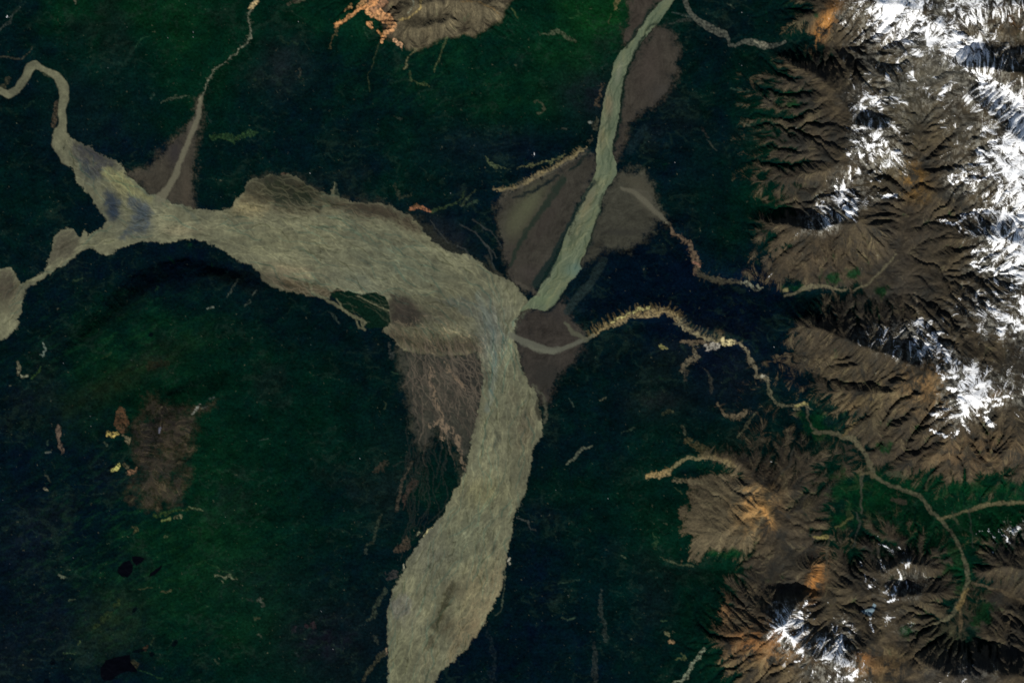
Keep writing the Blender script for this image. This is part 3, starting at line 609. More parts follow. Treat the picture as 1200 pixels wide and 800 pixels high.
    for (u, v, a, b, r) in [(972,326,18,8,0),(1000,322,14,9,-10),(930,335,12,8,0),(1150,572,70,12,0),(1020,580,40,30,0),(955,500,16,26,-40),(1120,660,16,34,-15),(1150,720,20,24,0),(930,120,14,10,40),(985,570,20,24,0),(1035,525,14,10,0),(955,18,6,5,0),(850,650,12,5,0),(1180,610,30,14,0),(1060,740,12,10,0),(990,610,20,12,0),(838,648,14,4,0),(855,648,22,7,0),(1032,340,10,6,0)]:
        vg = np.maximum(vg, g.dab(u, v, a, b, r))
    vg = sstep(.40, 1.0, vg + .6 * n2 + .12 * gul - .35 * tpi)
    mix(vg, lin((6,42,22)) * (1 + .3 * n2[..., None]), .85)
    out['meadow'] = vg
    # --- marks
    rag = fbm(U, V, 4.2, 3, 777, .6) * 1.5; rag2 = fbm(U, V, 2.6, 2, 779) + .4 * n2; out['labelled'] = {}
    for pts, col, warp in MARKS:
        pts0 = pts
        if (round(pts[0][0]), round(pts[0][1])) in ((688,395), (795,374)): pts = [(p[0], p[1] + p[2] * .18, p[2] * .62) for p in pts]
        if pts[0][0] == 716: pts = [(p[0], p[1] - 2, p[2] * .8) for p in pts]
        m = g.stroke(pts, 3, 1.2, warp * 1.25)
        big = max([p[2] for p in pts])
        m = sstep(.22, .95, m * (.72 + (.30 if big > 2.5 else .15) * rag + .22 * rag2))
        ci = np.array(lin(col)); ci = ci if ci.mean() < .03 else ((ci * .52 + .20 * ci.mean()) * np.array([.96, 1.08, .84]) if col[0] > 165 and col[2] < 110 else (ci * .60 + .14 * ci.mean()) * np.array([.98, .98, .94]))
        ci = ci * (1 + .5 * np.clip(rag2 + .4 * gul * .4, -.9, 1))[..., None]
        mix(m, ci, .78 if sum(col) < 240 else .9)
        key = (round(pts0[0][0]), round(pts0[0][1]))
        if key in SPURS and frame:
            rz = np.random.RandomState(key[0]); up_ = key in ((688,395), (795,374), (757,560), (822,534), (578,222)); sp = np.zeros(U.shape, np.float32); L_ = SPURS[key]
            for a, b in zip(pts[:-1], pts[1:]):
                n_ = max(2, int(math.hypot(b[0] - a[0], b[1] - a[1]) / (1.3 if up_ else 2.2))); nx, ny = -(b[1] - a[1]), b[0] - a[0]; q_ = math.hypot(nx, ny) + 1e-6
                if up_ and ny > 0: nx, ny = -nx, -ny
                for i_ in range(n_):
                    t = rz.rand(); l_ = L_ * (.3 + .7 * rz.rand() ** 1.4 if up_ else rz.rand() ** 1.6) * (1 if up_ or rz.rand() < .6 else -1); x = a[0] + (b[0] - a[0]) * t; y = a[1] + (b[1] - a[1]) * t; k_ = rz.randn() * .5
                    g.stroke([(x, y, 1.8), (x + nx / q_ * l_ * .5 + k_, y + ny / q_ * l_ * .5, 1.2), (x + nx / q_ * l_ + 3 * k_, y + ny / q_ * l_, .5)], 1, .9, .8, out=sp)
            mix(sp * np.clip(.75 + .6 * rag, 0, 1), np.array(lin(col)) * (.62 if up_ else .45) * (1 + .6 * np.clip(rag2, -.9, 1))[..., None] + .002, .75)
        if key in LABELLED: out['labelled'][key] = m.copy()
        elif sum(col) > 250: rk = np.maximum(rk, m * .9)
    # --- valley roads of gravel: stream beds inside the range
    STR = [([(1200,705,4),(1180,695,5),(1165,690,4),(1150,685,4),(1138,683,4)],(84,74,56)),([(1012,528,6),(1020,545,7),(1025,558,5),(1035,565,5),(1050,571,5),(1070,577,5),(1080,583,5),(1090,598,5),(1105,611,4),(1118,628,4),(1126,645,4),(1132,662,5),(1134,680,5),(1130,694,4),(1122,705,4),(1118,716,6),(1112,724,5),(1098,729,4),(1092,738,2)],(86,84,64)),
        ([(1010,555,4),(1009,575,3),(1009,600,3)],(66,66,54)),([(1008,556,4),(1018,553,5),(1024,558,6)],(86,80,58)),([(1100,608,3),(1115,604,3),(1135,598,4),(1150,592,6),(1170,589,5),(1200,588,5),(1300,588,5)],(96,90,64)),
        ([(1133,690,3),(1128,700,7),(1122,712,7)],(120,104,66)),([(1126,716,4),(1126,728,6),(1125,738,4)],(92,80,58)),([(1085,574,3),(1088,562,3),(1092,555,2)],(62,62,44)),([(1000,340,2),(1015,333,3),(1028,322,3),(1040,310,3),(1050,298,2)],(104,100,78)),([(1072,344,2),(1075,365,3),(1077,380,3)],(112,104,88)),
        ([(955,507,6),(970,506,6),(982,508,5),(990,512,7),(1000,514,9),(1008,525,7)],(96,92,70)),([(988,510,4),(995,503,4),(1003,495,4)],(100,88,58)),([(945,478,3),(947,488,2),(950,498,2),(960,506,4)],(78,76,60)),([(972,627,3),(969,640,3),(968,668,3)],(76,70,54)),([(955,629,4),(970,628,4)],(130,120,70)),([(978,618,3),(990,612,3),(998,605,2)],(92,92,54)),([(905,561,3),(925,545,3),(930,525,3)],(60,58,50)),
        ([(920,347,3),(935,342,5),(950,336,7),(965,335,5),(975,338,4),(990,340,3)],(100,96,74)),([(918,340,4),(922,340,5)],(130,124,84)),([(1003,600,2),(1007,612,3),(1000,640,3)],(50,54,46)),([(1135,596,2),(1140,640,2)],(40,50,40)),([(1116,600,3),(1122,612,4)],(58,64,44)),([(1040,553,8),(1055,556,6),(1060,560,5)],(56,60,44)),([(1045,585,6),(1060,588,8)],(56,50,40))]
    srt = np.zeros(U.shape, np.float32)
    for pts, col in STR:
        m = g.stroke([(p[0], p[1], p[2] * .85) for p in pts], 3, 1.1, 1.3); mix(m * np.clip(.9 + .5 * rag2, .3, 1), lin(col) * .8 * (1 + .3 * rag2[..., None]), .85); srt = np.maximum(srt, m)
    out['stream'] = srt
    # --- snow
    sn = cmap(SNOW, WU, WV)
    sn = sn * .95 + .13 * fbm(U, V, 9, 3, 400, .6) + .10 * gul + .16 * ridged(WU, WV, 18, 4, 410) - .05
    dab = np.zeros(U.shape, np.float32)
    SS = [([(1060,10,22),(1075,8,20),(1078,22,12),(1085,30,14),(1095,32,12)],.9),([(1110,12,10),(1125,3,12),(1140,2,8)],.7),([(1140,5,10),(1152,10,10),(1160,14,6)],.7),([(1108,38,10),(1115,55,16),(1125,50,24),(1138,52,18),(1150,55,8)],1),
        ([(1116,20,6),(1112,35,8),(1120,44,10)],.7),([(1090,30,9),(1100,40,9),(1106,30,6)],.6),([(1130,82,6),(1145,84,6),(1155,95,12),(1170,105,14),(1185,115,10),(1200,125,16)],1),([(1145,95,8),(1150,110,8),(1172,125,8),(1185,140,8),(1200,155,12)],.9),([(1160,168,6),(1175,170,18),(1190,178,22),(1200,190,20)],.9),
        ([(1150,190,16),(1165,185,16),(1180,196,14),(1190,215,20),(1185,235,12)],.8),([(1110,207,3),(1114,214,4),(1130,213,5),(1150,210,4),(1158,205,4)],.9),([(1112,204,4),(1130,203,4),(1148,205,3)],.7),([(1160,200,5),(1172,218,5),(1168,236,4)],.9),
        ([(1100,262,3),(1112,262,3),(1130,258,3),(1125,252,3),(1140,250,4),(1160,247,4),(1180,250,6),(1200,262,12)],1),([(1120,260,2),(1150,252,4)],.8),([(1155,275,4),(1165,285,12),(1180,285,22),(1195,292,18)],1),([(1140,297,4),(1150,293,4),(1163,290,6)],.9),
        ([(1165,299,4),(1150,305,3),(1138,309,4),(1145,315,5),(1165,317,5),(1185,310,8),(1198,305,10)],1),([(1185,310,6),(1183,330,4),(1185,355,4),(1175,352,2),(1165,342,2)],.8),([(1193,325,8),(1192,345,10),(1196,365,8)],.8),([(1170,372,5),(1182,372,6),(1190,384,8),(1200,380,10)],.9),
        ([(1100,400,5),(1108,412,5),(1112,420,6),(1106,424,5),(1098,428,3)],1),([(1098,432,5),(1105,442,8),(1115,443,5),(1122,441,4)],.8),([(1122,425,4),(1128,427,3)],.8),([(1112,455,7),(1125,452,10),(1140,442,10),(1150,437,6)],1),([(1128,450,8),(1123,465,6),(1128,478,8),(1132,485,6)],1),
        ([(1134,470,10),(1145,470,8),(1160,467,5),(1180,465,3),(1186,467,2)],1),([(1140,455,4),(1150,450,3),(1160,448,3)],.8),([(1152,490,6),(1160,495,8),(1164,498,5)],1),([(1135,490,4),(1150,484,4),(1165,475,6),(1177,473,3)],.7),([(1088,502,3),(1100,508,4),(1118,510,4),(1122,503,3)],.8),([(1098,485,3),(1110,486,4)],.7),([(1125,490,6),(1130,500,5),(1140,510,3)],.7),
        ([(1003,128,3),(998,122,3)],.8),([(1005,110,3),(1010,125,5),(1018,138,5)],.7),([(1022,108,3),(1030,125,4),(1036,140,5),(1042,150,5)],.8),([(1000,168,5),(1012,160,5),(1030,160,5),(1035,168,7)],1),([(1002,182,3),(1012,185,4),(1022,182,3)],1),([(991,178,3),(995,186,2)],.8),([(1015,172,8),(1030,170,6),(1038,165,4)],.9),
        ([(972,219,3),(985,222,3),(1000,224,2)],.8),([(980,232,5),(987,240,12),(994,248,10),(1000,255,5)],.9),([(990,228,4),(1000,245,5),(1004,258,4)],.9),([(962,235,3),(965,250,4),(970,258,4)],.7),([(1033,233,5),(1042,230,6),(1050,228,4)],.9),([(1020,212,4),(1030,214,4)],.8),([(1025,222,3),(1030,228,3)],.7),([(942,270,2),(948,260,3),(958,265,3)],.4),
        ([(1068,403,2),(1075,400,4),(1085,392,6),(1095,396,5),(1100,402,4)],.8),([(1078,398,4),(1080,418,3)],.5),([(1090,390,5),(1095,412,4),(1100,425,4)],.8),([(1028,380,2),(1030,405,3)],.6),([(1040,375,2),(1043,398,2)],.5),([(1000,375,2),(992,385,3)],.4),([(1015,380,2),(1016,398,3)],.5),([(1060,378,2),(1052,390,3)],.5),
        ([(1125,350,3),(1130,365,4)],.7),([(1140,345,3),(1150,372,4)],.7),([(1152,342,3),(1162,365,4)],.7),([(1165,342,3),(1178,355,3)],.7),([(1110,352,2),(1122,362,2)],.5),([(1122,255,2),(1124,275,3)],.7),([(1148,255,2),(1148,275,3)],.7),([(1170,258,3),(1166,276,3)],.7),([(1130,265,2),(1135,276,2)],.6),
        ([(902,732,5),(912,738,10),(922,742,12),(930,746,8)],1),([(912,722,4),(918,732,6)],.9),([(928,742,4),(930,728,4),(938,715,4),(945,705,3)],.9),([(925,720,3),(935,708,3)],.7),([(936,740,3),(944,720,3),(955,705,2)],.7),([(950,702,3),(946,715,3)],.6),([(898,720,3),(908,720,3)],.7),([(935,758,4),(942,765,4)],.8),([(930,773,4),(940,774,5),(942,766,3)],.8),
        ([(966,748,3),(967,760,4),(963,772,3)],.9),([(974,730,3),(978,742,4),(985,750,4)],.8),([(990,728,4),(998,736,3),(1005,745,2)],.8),([(985,735,3),(983,755,3)],.6),([(955,785,3),(950,795,4)],.5),([(980,790,4),(995,795,8),(1005,786,6)],.8),([(976,783,4),(990,785,3)],.6),([(1041,702,4),(1050,703,4)],1),([(1034,680,2),(1038,692,3),(1046,697,3),(1052,698,2)],.8),([(1044,685,3),(1050,692,3)],.8),
        ([(1020,720,2),(1022,738,3)],.8),([(1015,672,3),(1012,680,2)],.5),([(1020,690,3),(1022,680,3)],.7),([(1027,680,2),(1027,692,3)],.7),([(1030,658,3),(1038,672,3)],.6),([(1030,638,2),(1040,640,3),(1045,647,3)],.8),([(1050,637,2),(1056,645,3),(1060,649,2)],.7),([(1006,665,3),(1008,658,2)],.6),([(994,728,2),(1012,714,2)],.3),
        ([(1140,625,2),(1155,620,2)],.5),([(1158,620,2),(1166,637,3)],.6),([(1172,618,2),(1180,632,3),(1188,645,2)],.6),([(1160,642,4),(1164,645,3)],.7),([(1192,612,2),(1194,622,3)],.5),([(1100,778,3),(1110,783,4),(1120,780,3)],.4),([(1120,790,3),(1130,775,2)],.3),([(1108,763,2),(1118,757,2)],.4)]
    SS += [([(960,18,3),(975,6,3),(990,2,3)],.3),([(1015,30,4),(1025,28,4),(1035,24,4)],.7),([(1010,45,3),(1030,40,3),(1040,42,3)],.6),([(1010,8,5),(1022,2,8)],.7),([(1015,18,3),(1030,12,4),(1045,14,6)],.7)]
    for pts, k in SS:
        dab = np.maximum(dab, g.stroke([(p[0], p[1], p[2] * .95) for p in pts], 3, 1.8, 2.6) * k)
    sn = np.maximum(sstep(.66, 1.05, sn + .16 * gulf - .08), sstep(.28, .95, dab * (.68 + .40 * gulf + .16 * gul + .30 * n2 + .5 * fbm(U, V, 5, 3, 431, .6)) - .25 * np.clip(tpi, 0, .6) * (dab < .95)))
    speck = sstep(.75, 1.15, sn * 0 + cmap(SNOW, WU, WV) * 1.2 + .28 * gul + .2 * n2) 
    sn = np.clip(np.maximum(sn, .75 * speck * sstep(.08, .25, cmap(SNOW, WU, WV))), 0, 1)
    out['snow'] = sn
    dust = sstep(.12, .45, cmap(SNOW, WU, WV) + .14 * n2) * sstep(-.5, 1.2, gulf * .5 + 2.2 * fbm(U, V, 6, 4, 433, .7)) * (rk > .3)
    mix(dust, lin((150,148,136)), .5)
    snc = np.array([.86, .88, .9])
    C = C + (snc - C) * sn[..., None] * .97
    # --- river beds
    dU, dV = flow_dirs(g)
    if frame:
        st = []
        for k, (sc_, amp) in enumerate(((9, 1.3), (6, 1.3), (20, 1.0))):
            th = amp * perlin(U / sc_, V / sc_, 610 + k) * 1.5
            cu, su = np.cos(th), np.sin(th)
            xx = (dU * cu - dV * su).astype(np.float32); yy = (dU * su + dV * cu).astype(np.float32)
            wn = rs.randn(*U.shape).astype(np.float32)
            st.append(lic(blur(wn, 1 + k) * (1 + k), xx, yy, 5 + 2 * k))
        thread = np.maximum(st[0], st[1]); thread = (thread - thread.mean()) / thread.std(); broad = st[2]
        wn = rs.randn(*U.shape).astype(np.float32); th = .8 * perlin(U / 34, V / 34, 640)
        xx = (dU * np.cos(th) - dV * np.sin(th)).astype(np.float32); yy = (dU * np.sin(th) + dV * np.cos(th)).astype(np.float32)
        wide = lic(blur(wn, 14) * 6, xx, yy, 16, 1.6)
    else: thread = n2; broad = n1; wide = n1
    pl = sstep(.28, .72, g.poly(PLAIN, 3.4, 1.3) + .40 * fbm(U, V, 8, 3, 656, .6) + .30 * fbm(U, V, 3, 3, 655, .6)); nw = g.stroke(NW, 8, 1.0, .7); east = sstep(.3, .7, g.poly(EAST, 1.6, .7) + .3 * fbm(U, V, 4, 3, 657, .6))
    bedm = np.maximum(pl, nw)
    tt = (.03 * thread + .03 * broad + .05 * wide + .36 * n2 + .75 * n1)[..., None]
    bc_ = lin((99,100,79)) + (lin((62,64,54)) - lin((99,100,79))) * np.clip(-tt * .95, 0, 1) + (lin((130,130,102)) - lin((99,100,79))) * np.clip(tt * .8, 0, 1)
    mix(bedm, bc_)
    TV = [(345,222,40,11,8,(62,58,44),.9),(300,228,20,10,-20,(100,92,66),.6),(345,245,60,8,0,(84,78,60),.5),(440,245,50,9,12,(74,66,52),.75),(335,332,40,8,16,(70,64,50),.8),(480,365,24,16,20,(46,46,40),.8),(475,372,20,10,20,(56,50,44),.8),(520,370,26,14,15,(74,70,60),.7),(540,345,50,16,30,(84,84,68),.5),(575,395,20,40,0,(104,110,106),.6),(470,310,50,24,20,(96,104,86),.5),(420,330,30,14,20,(96,104,92),.4),
        (133,245,9,14,-15,(46,54,62),.9),(130,228,8,6,0,(56,62,66),.8),(168,248,11,18,-10,(68,74,74),.85),(160,270,20,8,0,(84,90,86),.7),(108,205,14,10,30,(58,66,70),.8),(120,182,30,8,15,(56,56,54),.9),(100,172,14,8,0,(66,66,62),.7),(75,290,14,14,0,(74,70,60),.8),(10,345,16,20,0,(74,68,56),.7),(290,245,16,10,0,(150,138,96),.3),(212,270,20,6,0,(142,132,104),.5),(140,215,10,20,-40,(118,116,80),.7),(155,258,5,10,0,(128,128,96),.6),
        (330,280,50,14,0,(116,116,88),.5),(340,316,30,6,8,(146,134,104),.5),(605,480,20,50,0,(84,86,72),.5),(580,440,12,40,0,(110,114,90),.5),(565,575,30,20,0,(124,122,88),.65),(612,520,14,40,0,(102,98,76),.5),(545,630,30,30,0,(104,110,88),.6),(520,730,14,16,-30,(74,70,54),.8),(500,650,24,24,0,(98,100,88),.5),(560,690,22,40,20,(128,118,88),.5),(475,720,16,20,0,(98,98,84),.5),(530,690,14,10,0,(84,80,62),.6),(495,770,22,20,0,(112,108,84),.4),(550,740,16,18,30,(112,96,70),.5),(470,780,16,30,0,(104,108,80),.5)]
    for (u, v, a, b, r, c, k) in TV: mix(g.dab(u, v, a, b, r) * (.85 + .35 * (wide + thread * .5) * .5) * bedm, lin(tuple(.86 * q for q in c)) * (1 + .10 * thread[..., None]), min(1, k * 1.15))
    sil = lambda P_, s_=1.2, w_=1.6: g.poly(P_, s_, w_) * bedm
    for P_, c, k in (([(126,222),(134,226),(140,238),(139,250),(133,260),(126,254),(122,240)],(38,48,58),.9),([(148,236),(152,228),(160,230),(166,238),(176,246),(177,258),(172,268),(158,272),(146,280),(140,278),(148,268),(153,256),(151,244)],(60,68,72),.9),
        ([(84,166),(100,171),(118,182),(132,190),(142,198),(128,200),(120,198),(122,206),(112,206),(104,196),(92,192),(86,178)],(52,54,56),.9),([(96,188),(104,192),(108,202),(102,206),(94,198)],(40,50,58),.8),([(118,200),(132,196),(148,204),(168,222),(182,232),(178,240),(164,232),(148,226),(140,214),(128,212)],(120,120,84),.7),
        ([(62,290),(66,276),(74,268),(84,268),(94,276),(92,290),(78,302),(66,304),(58,310),(56,302)],(72,70,58),.8),([(-10,316),(12,316),(20,326),(18,340),(4,350),(-10,352)],(66,62,52),.8),
        ([(284,222),(300,208),(318,204),(336,202),(350,212),(368,222),(380,236),(374,248),(352,252),(332,246),(316,240),(298,238),(286,236)],(54,52,40),.92),([(318,222),(340,218),(358,224),(368,234),(356,242),(336,238),(320,236)],(34,42,32),.8),([(300,212),(320,206),(338,208),(346,216),(330,218),(310,220)],(38,42,34),.7),
        ([(385,234),(420,238),(455,242),(480,254),(496,272),(480,272),(455,256),(425,256),(405,250),(390,246)],(60,54,44),.85),([(268,240),(284,226),(300,232),(318,238),(316,250),(296,256),(276,252)],(132,122,90),.3),
        ([(330,326),(352,328),(380,336),(392,346),(376,348),(350,346),(334,340)],(60,54,40),.85),([(456,346),(470,344),(482,352),(492,366),(486,380),(466,380),(456,376)],(44,42,36),.92),([(482,348),(510,346),(545,356),(556,372),(540,380),(515,372),(496,362)],(74,74,58),.7),([(510,352),(540,346),(566,356),(584,380),(572,386),(552,372),(530,362)],(80,84,76),.6),
        ([(506,600),(520,604),(512,622),(500,636),(488,650),(480,648),(492,634),(500,620)],(92,92,78),.5),([(520,695),(530,682),(534,690),(524,712),(512,738),(506,736),(512,716)],(44,44,28),.85),([(502,744),(512,748),(510,760),(500,758)],(56,52,38),.8),([(458,704),(476,694),(484,706),(474,724),(460,722)],(96,96,88),.7),
        ([(612,480),(624,474),(630,490),(622,510),(612,530),(606,520),(610,500)],(78,74,60),.6),([(580,505),(588,512),(584,530),(576,528)],(58,62,54),.7),([(598,452),(608,460),(606,476),(596,472)],(76,74,60),.6),([(545,545),(560,540),(566,556),(550,566)],(100,102,82),.5)):
        mix(sil(P_, 3.5, 2.6) * np.clip(.85 + .35 * n2 + .18 * thread, 0, 1), c, k)
    mix(g.stroke([(462,392,16),(490,404,20),(520,408,22),(552,404,20)], 20, 12, 2) * (.85 + .3 * n2) * bedm, (60,56,46), .92)
    isl = sstep(.42, .75, fbm(U, V, 10, 4, 671, .65) - .35 * n1) * bedm; out['island'] = isl
    mix(isl, (54,56,44), .45)                                   # brushy islands
    vi = g.dab(345,222,42,12,8) * sstep(-.1, .5, n2 + .1) * bedm; mix(vi, (34,44,28), .75)
    mix(g.dab(520,395,60,22,10) * sstep(.6, 1.6, thread) * bedm, (140,124,98), .5)
    # green island
    isg = g.poly([(386,342),(396,338),(412,343),(425,345),(440,343),(452,349),(457,360),(455,370),(457,378),(448,385),(430,383),(427,373),(420,370),(408,365),(398,358)], 1.2, 1.2)
    out['isg'] = isg; mix(sstep(.15, .8, isg + .35 * n2 * (isg > .02) + .25 * rag2 * (isg > .02)) * (isg > .02), (9,30,22)); mix(g.dab(470,365,14,14,0) * (.8+.4*n2), (50,46,40), .8)
    if frame:
        mm = np.zeros(U.shape, np.float32); ri = np.random.RandomState(9)
        for i in range(16):
            x, y = 384 + 60 * ri.rand(), 336 + 34 * ri.rand(); a = .5; pts = []
            for j in range(8): pts.append((x, y, .4 + ri.rand() * .8)); x += 5 * math.cos(a); y += 5 * math.sin(a); a += ri.randn() * .3 + (.5 - a) * .3
            g.stroke(pts, 1, .7, 1, out=mm)
        mix(mm * isg, (58,64,50), .6)
    for p in ([(352,318,3),(362,330,3),(366,342,3),(380,350,3),(392,357,3),(404,364,3),(415,371,3),(424,375,3),(424,383,2)],[(395,350,2),(400,362,2),(412,369,2)],[(420,346,2),(432,354,2),(446,360,2),(456,364,2)],[(416,372,2),(420,384,2),(428,386,2)],[(425,374,2),(428,378,3),(425,383,2)]): mix(g.stroke(p, 2, .8, 1.0), (98,98,76), .75)
    ch = np.zeros(U.shape, np.float32)  # running water threads
    mix(ch, (88,96,86), .10)
    fine = fbm(U, V, 3.2, 2, 650); C = C * (1 + bedm * np.clip(.16 * fine + 0.02 * thread + .02 * wide + .26 * fbm(U, V, 9, 3, 652, .6), -.6, .7))[..., None]
    belt = g.stroke([(300,210,14),(345,212,14),(385,236,12),(440,242,14),(490,262,16),(540,302,14),(590,330,12)], 12, 9, 2.2) * (1 - bedm)
    mix(sstep(.2, .9, belt + .4 * n2 + .25 * rag2) * (belt > .02), (40,42,36), .7)
    for pts, c in (([(150,208,4),(165,222,4),(185,232,5),(200,236,5),(215,242,4),(226,252,4),(233,262,4)],(76,86,74)),([(185,235,7),(186,248,6),(178,262,5),(175,275,5)],(90,92,76)),([(560,345,6),(568,365,8),(576,385,8),(580,410,7),(580,440,6),(572,480,6)],(96,106,98)),([(618,362,5),(604,380,6),(598,400,5),(592,430,5)],(118,124,100))):
        mix(g.stroke(pts, 5, 2.0, 1.5) * (.7 + .3 * n2), c, .65)
    # braided threads, bars and wet channels
    def threads(n, seed, lam, amp, L, w0, w1, reg, win, ustep=4.0):
        r_ = np.random.RandomState(seed); m = np.zeros(U.shape, np.float32)
        pu = win[0] + (win[1] - win[0]) * r_.rand(n * 6); pv = win[2] + (win[3] - win[2]) * r_.rand(n * 6)
        okk = bil(reg, (pu - g.u0) / g.step, (pv - g.v0) / g.step) > .5; pu = pu[okk][:n]; pv = pv[okk][:n]; tr = [(pu, pv)]; ph = r_.rand(len(pu)) * 40
        for _ in range(L):
            x = (pu - g.u0) / g.step; y = (pv - g.v0) / g.step
            th = np.arctan2(bil(dV, x, y), bil(dU, x, y)) + amp * perlin(pu / lam + ph + seed, pv / lam, seed) + .7 * amp * perlin(pu / (lam * .45) + ph, pv / (lam * .45), seed + 3)
            pu = pu + ustep * np.cos(th); pv = pv + ustep * np.sin(th); tr.append((pu, pv))
        TU = np.array([t[0] for t in tr]); TV_ = np.array([t[1] for t in tr])
        for i in range(TU.shape[1]):
            n_ = 4 + r_.randint(max(1, L - 4)); w_ = w0 + (w1 - w0) * r_.rand() ** 2
            g.stroke([(TU[k_, i], TV_[k_, i], w_ * (.6 + .5 * math.sin(math.pi * k_ / n_))) for k_ in range(n_)], 1, .75 if w1 < 3 else 2.8, .5, out=m)
        return m
    if frame:
        W1 = (0, 640, 160, 420); W2 = (440, 650, 380, 810)
        for a_, wn_, nn in ((0, W1, 1.0), (50, W2, .8)):
            tint(threads(int(110 * nn), 701 + a_, 26, 1.0, 12, 1.5, 5.5, bedm, wn_) * bedm, (1.12, 1.12, 1.10))
            tint(threads(int(110 * nn), 702 + a_, 22, 1.1, 10, 1.5, 6.0, bedm, wn_) * bedm, (.82, .84, .86))
            tint(threads(int(170 * nn), 703 + a_, 18, .9, 8, .4, 1.5, bedm, wn_) * bedm, (.58, .60, .54))
            tint(threads(int(520 * nn), 704 + a_, 20, .95, 15, .35, 1.15, bedm, wn_) * bedm, (1.55, 1.52, 1.46))
            m_ = threads(int(110 * nn), 705 + a_, 30, 1.0, 18, .8, 2.2, bedm, wn_) * bedm; tint(m_, (.72, .90, .98)); ch = np.maximum(ch, m_)
        thr_ = threads(70, 731, 16, 1.2, 9, .6, 1.4, g.poly([(290,205),(350,205),(385,235),(480,255),(500,280),(400,262),(300,245)], 3), (285, 500, 200, 285)); mix(thr_ * bedm, lin((104,102,80)), .55)
        thr_ = threads(110, 733, 12, 1.25, 9, .6, 1.5, g.poly([(300,312),(340,312),(380,335),(470,380),(560,395),(555,416),(470,404),(400,366),(340,345),(305,325)], 3), (295, 560, 308, 418)); mix(thr_ * bedm, lin((118,108,88)), .5)
        thr_ = threads(120, 735, 12, 1.25, 9, .6, 1.8, g.poly([(585,640),(597,650),(592,690),(570,740),(545,765),(525,760),(560,700)], 3), (520, 600, 635, 770)); mix(thr_ * bedm, lin((138,124,94)), .45)
    for (u, v, a, b, r, dk, lt) in [(350,255,75,16,5,.6,.2),(300,238,26,12,-15,.4,.5),(320,322,34,9,20,.5,.8),(380,340,30,7,18,.5,.6),(212,270,26,7,0,.3,.7),(520,392,60,20,12,.6,.6),(600,490,26,60,0,.5,.4),(520,700,34,60,20,.45,.4),(575,690,22,50,20,.5,.8),(590,350,24,24,0,.4,.4),(560,440,20,50,0,.2,.4)]:
        wv = g.dab(u, v, a, b, r) * bedm
        tint(wv * sstep(.25, .7, fbm(U, V, 6, 3, 681, .6)) * dk, (.35, .38, .32)); tint(wv * sstep(.35, .8, fbm(U, V, 4.5, 3, 683, .6)) * lt, (1.75, 1.7, 1.6))
    strip = g.stroke([(462,394,20),(490,402,26),(520,404,28),(548,404,26)], 20, 12, 2.5) * bedm
    tint(strip, (.66, .64, .62)); tint(g.dab(345, 222, 46, 16, 8) * bedm, (.62, .64, .60)); tint(g.stroke([(385,238,10),(440,246,10),(492,268,12),(520,288,6)], 8, 7, 2) * bedm, (.78, .76, .74)); tint(g.dab(133, 243, 9, 16, -15) * bedm + g.dab(165, 252, 9, 18, -10) * bedm, (.80, .84, .90))
    te = (.08 * thread + .12 * wide + .2 * n2)[..., None]
    ec = lin((88,99,78)) + (lin((70,82,66)) - lin((88,99,78))) * np.clip(-te, 0, 1) + (lin((112,118,94)) - lin((88,99,78))) * np.clip(te, 0, 1)
    mix(east, ec)
    for (u, v, a, b, r, c, k) in [(712,120,5,16,0,(88,82,66),.7),(715,130,3,14,10,(96,92,74),.6),(705,160,5,14,0,(98,96,76),.6),(690,235,6,20,25,(100,96,76),.7),(675,270,8,18,25,(92,94,74),.6),(675,315,7,8,0,(78,104,98),.7),(670,318,8,8,0,(86,106,92),.6),(725,85,3,12,10,(112,116,98),.7),(635,350,14,8,0,(98,112,84),.6)]:
        mix(g.dab(u, v, a, b, r) * east, c, k)
    if frame:
        m = threads(90, 751, 16, 1.0, 10, .6, 2.0, east, (600, 800, -5, 380)); tint(m * east, (1.4, 1.32, 1.3))
        m = threads(90, 752, 16, 1.0, 10, .6, 2.6, east, (600, 800, -5, 380)); tint(m * east, (.62, .68, .66)); m = threads(40, 753, 20, .8, 10, 2, 5, east, (600, 800, -5, 380)); tint(m * east, (1.22, 1.12, 1.02))
        m = g.stroke([(686,226,4),(678,244,4),(672,262,3),(668,278,3)], 3, 1, 2.5) * sstep(-.2, .3, rag2); mix(m, (40,46,34), .7)
    # --- fans
    fans = np.zeros(U.shape, np.float32); fdir = (.12 * broad + .1 * thread + .25 * n2)[..., None]
    for P_, c, wr in ((FAN_A,(68,62,54),1.2),(FAN_B,(64,58,52),1.2),(FAN_B2,(68,60,54),1.2),(FAN_C,(64,62,54),1.2),(FLAT_D,(62,58,52),1.5),(FAN_E,(60,54,50),1.2),(FAN_F,(56,54,47),2.5)):
        m0 = g.poly(P_, 1.6, wr) * (1 - np.maximum(bedm, east)); sf = 12 if P_ is not FAN_F else 22
        m = np.maximum(sstep(.15, .95, g.poly(P_, sf, wr * 2.2) + .38 * n2 + .25 * rag2 + .12) if P_ is not FAN_F else sstep(.05, 1.1, g.poly(P_, 18, 3) * 1.1 + .45 * n2 + .2 * rag2), .0) * (1 - np.maximum(bedm, east)) * sstep(0, .25, g.poly(P_, 12, 3))
        mix(m, (1.0 if P_ is FAN_F else .70) * lin(c) * np.array([.96, 1.03, .97]) * (1 + .8 * fdir + .12 * rag2[..., None] + .35 * n1[..., None])); m = np.minimum(m, 1) * (m0 > .3); fans = np.maximum(fans, m)
    out['fans'] = fans
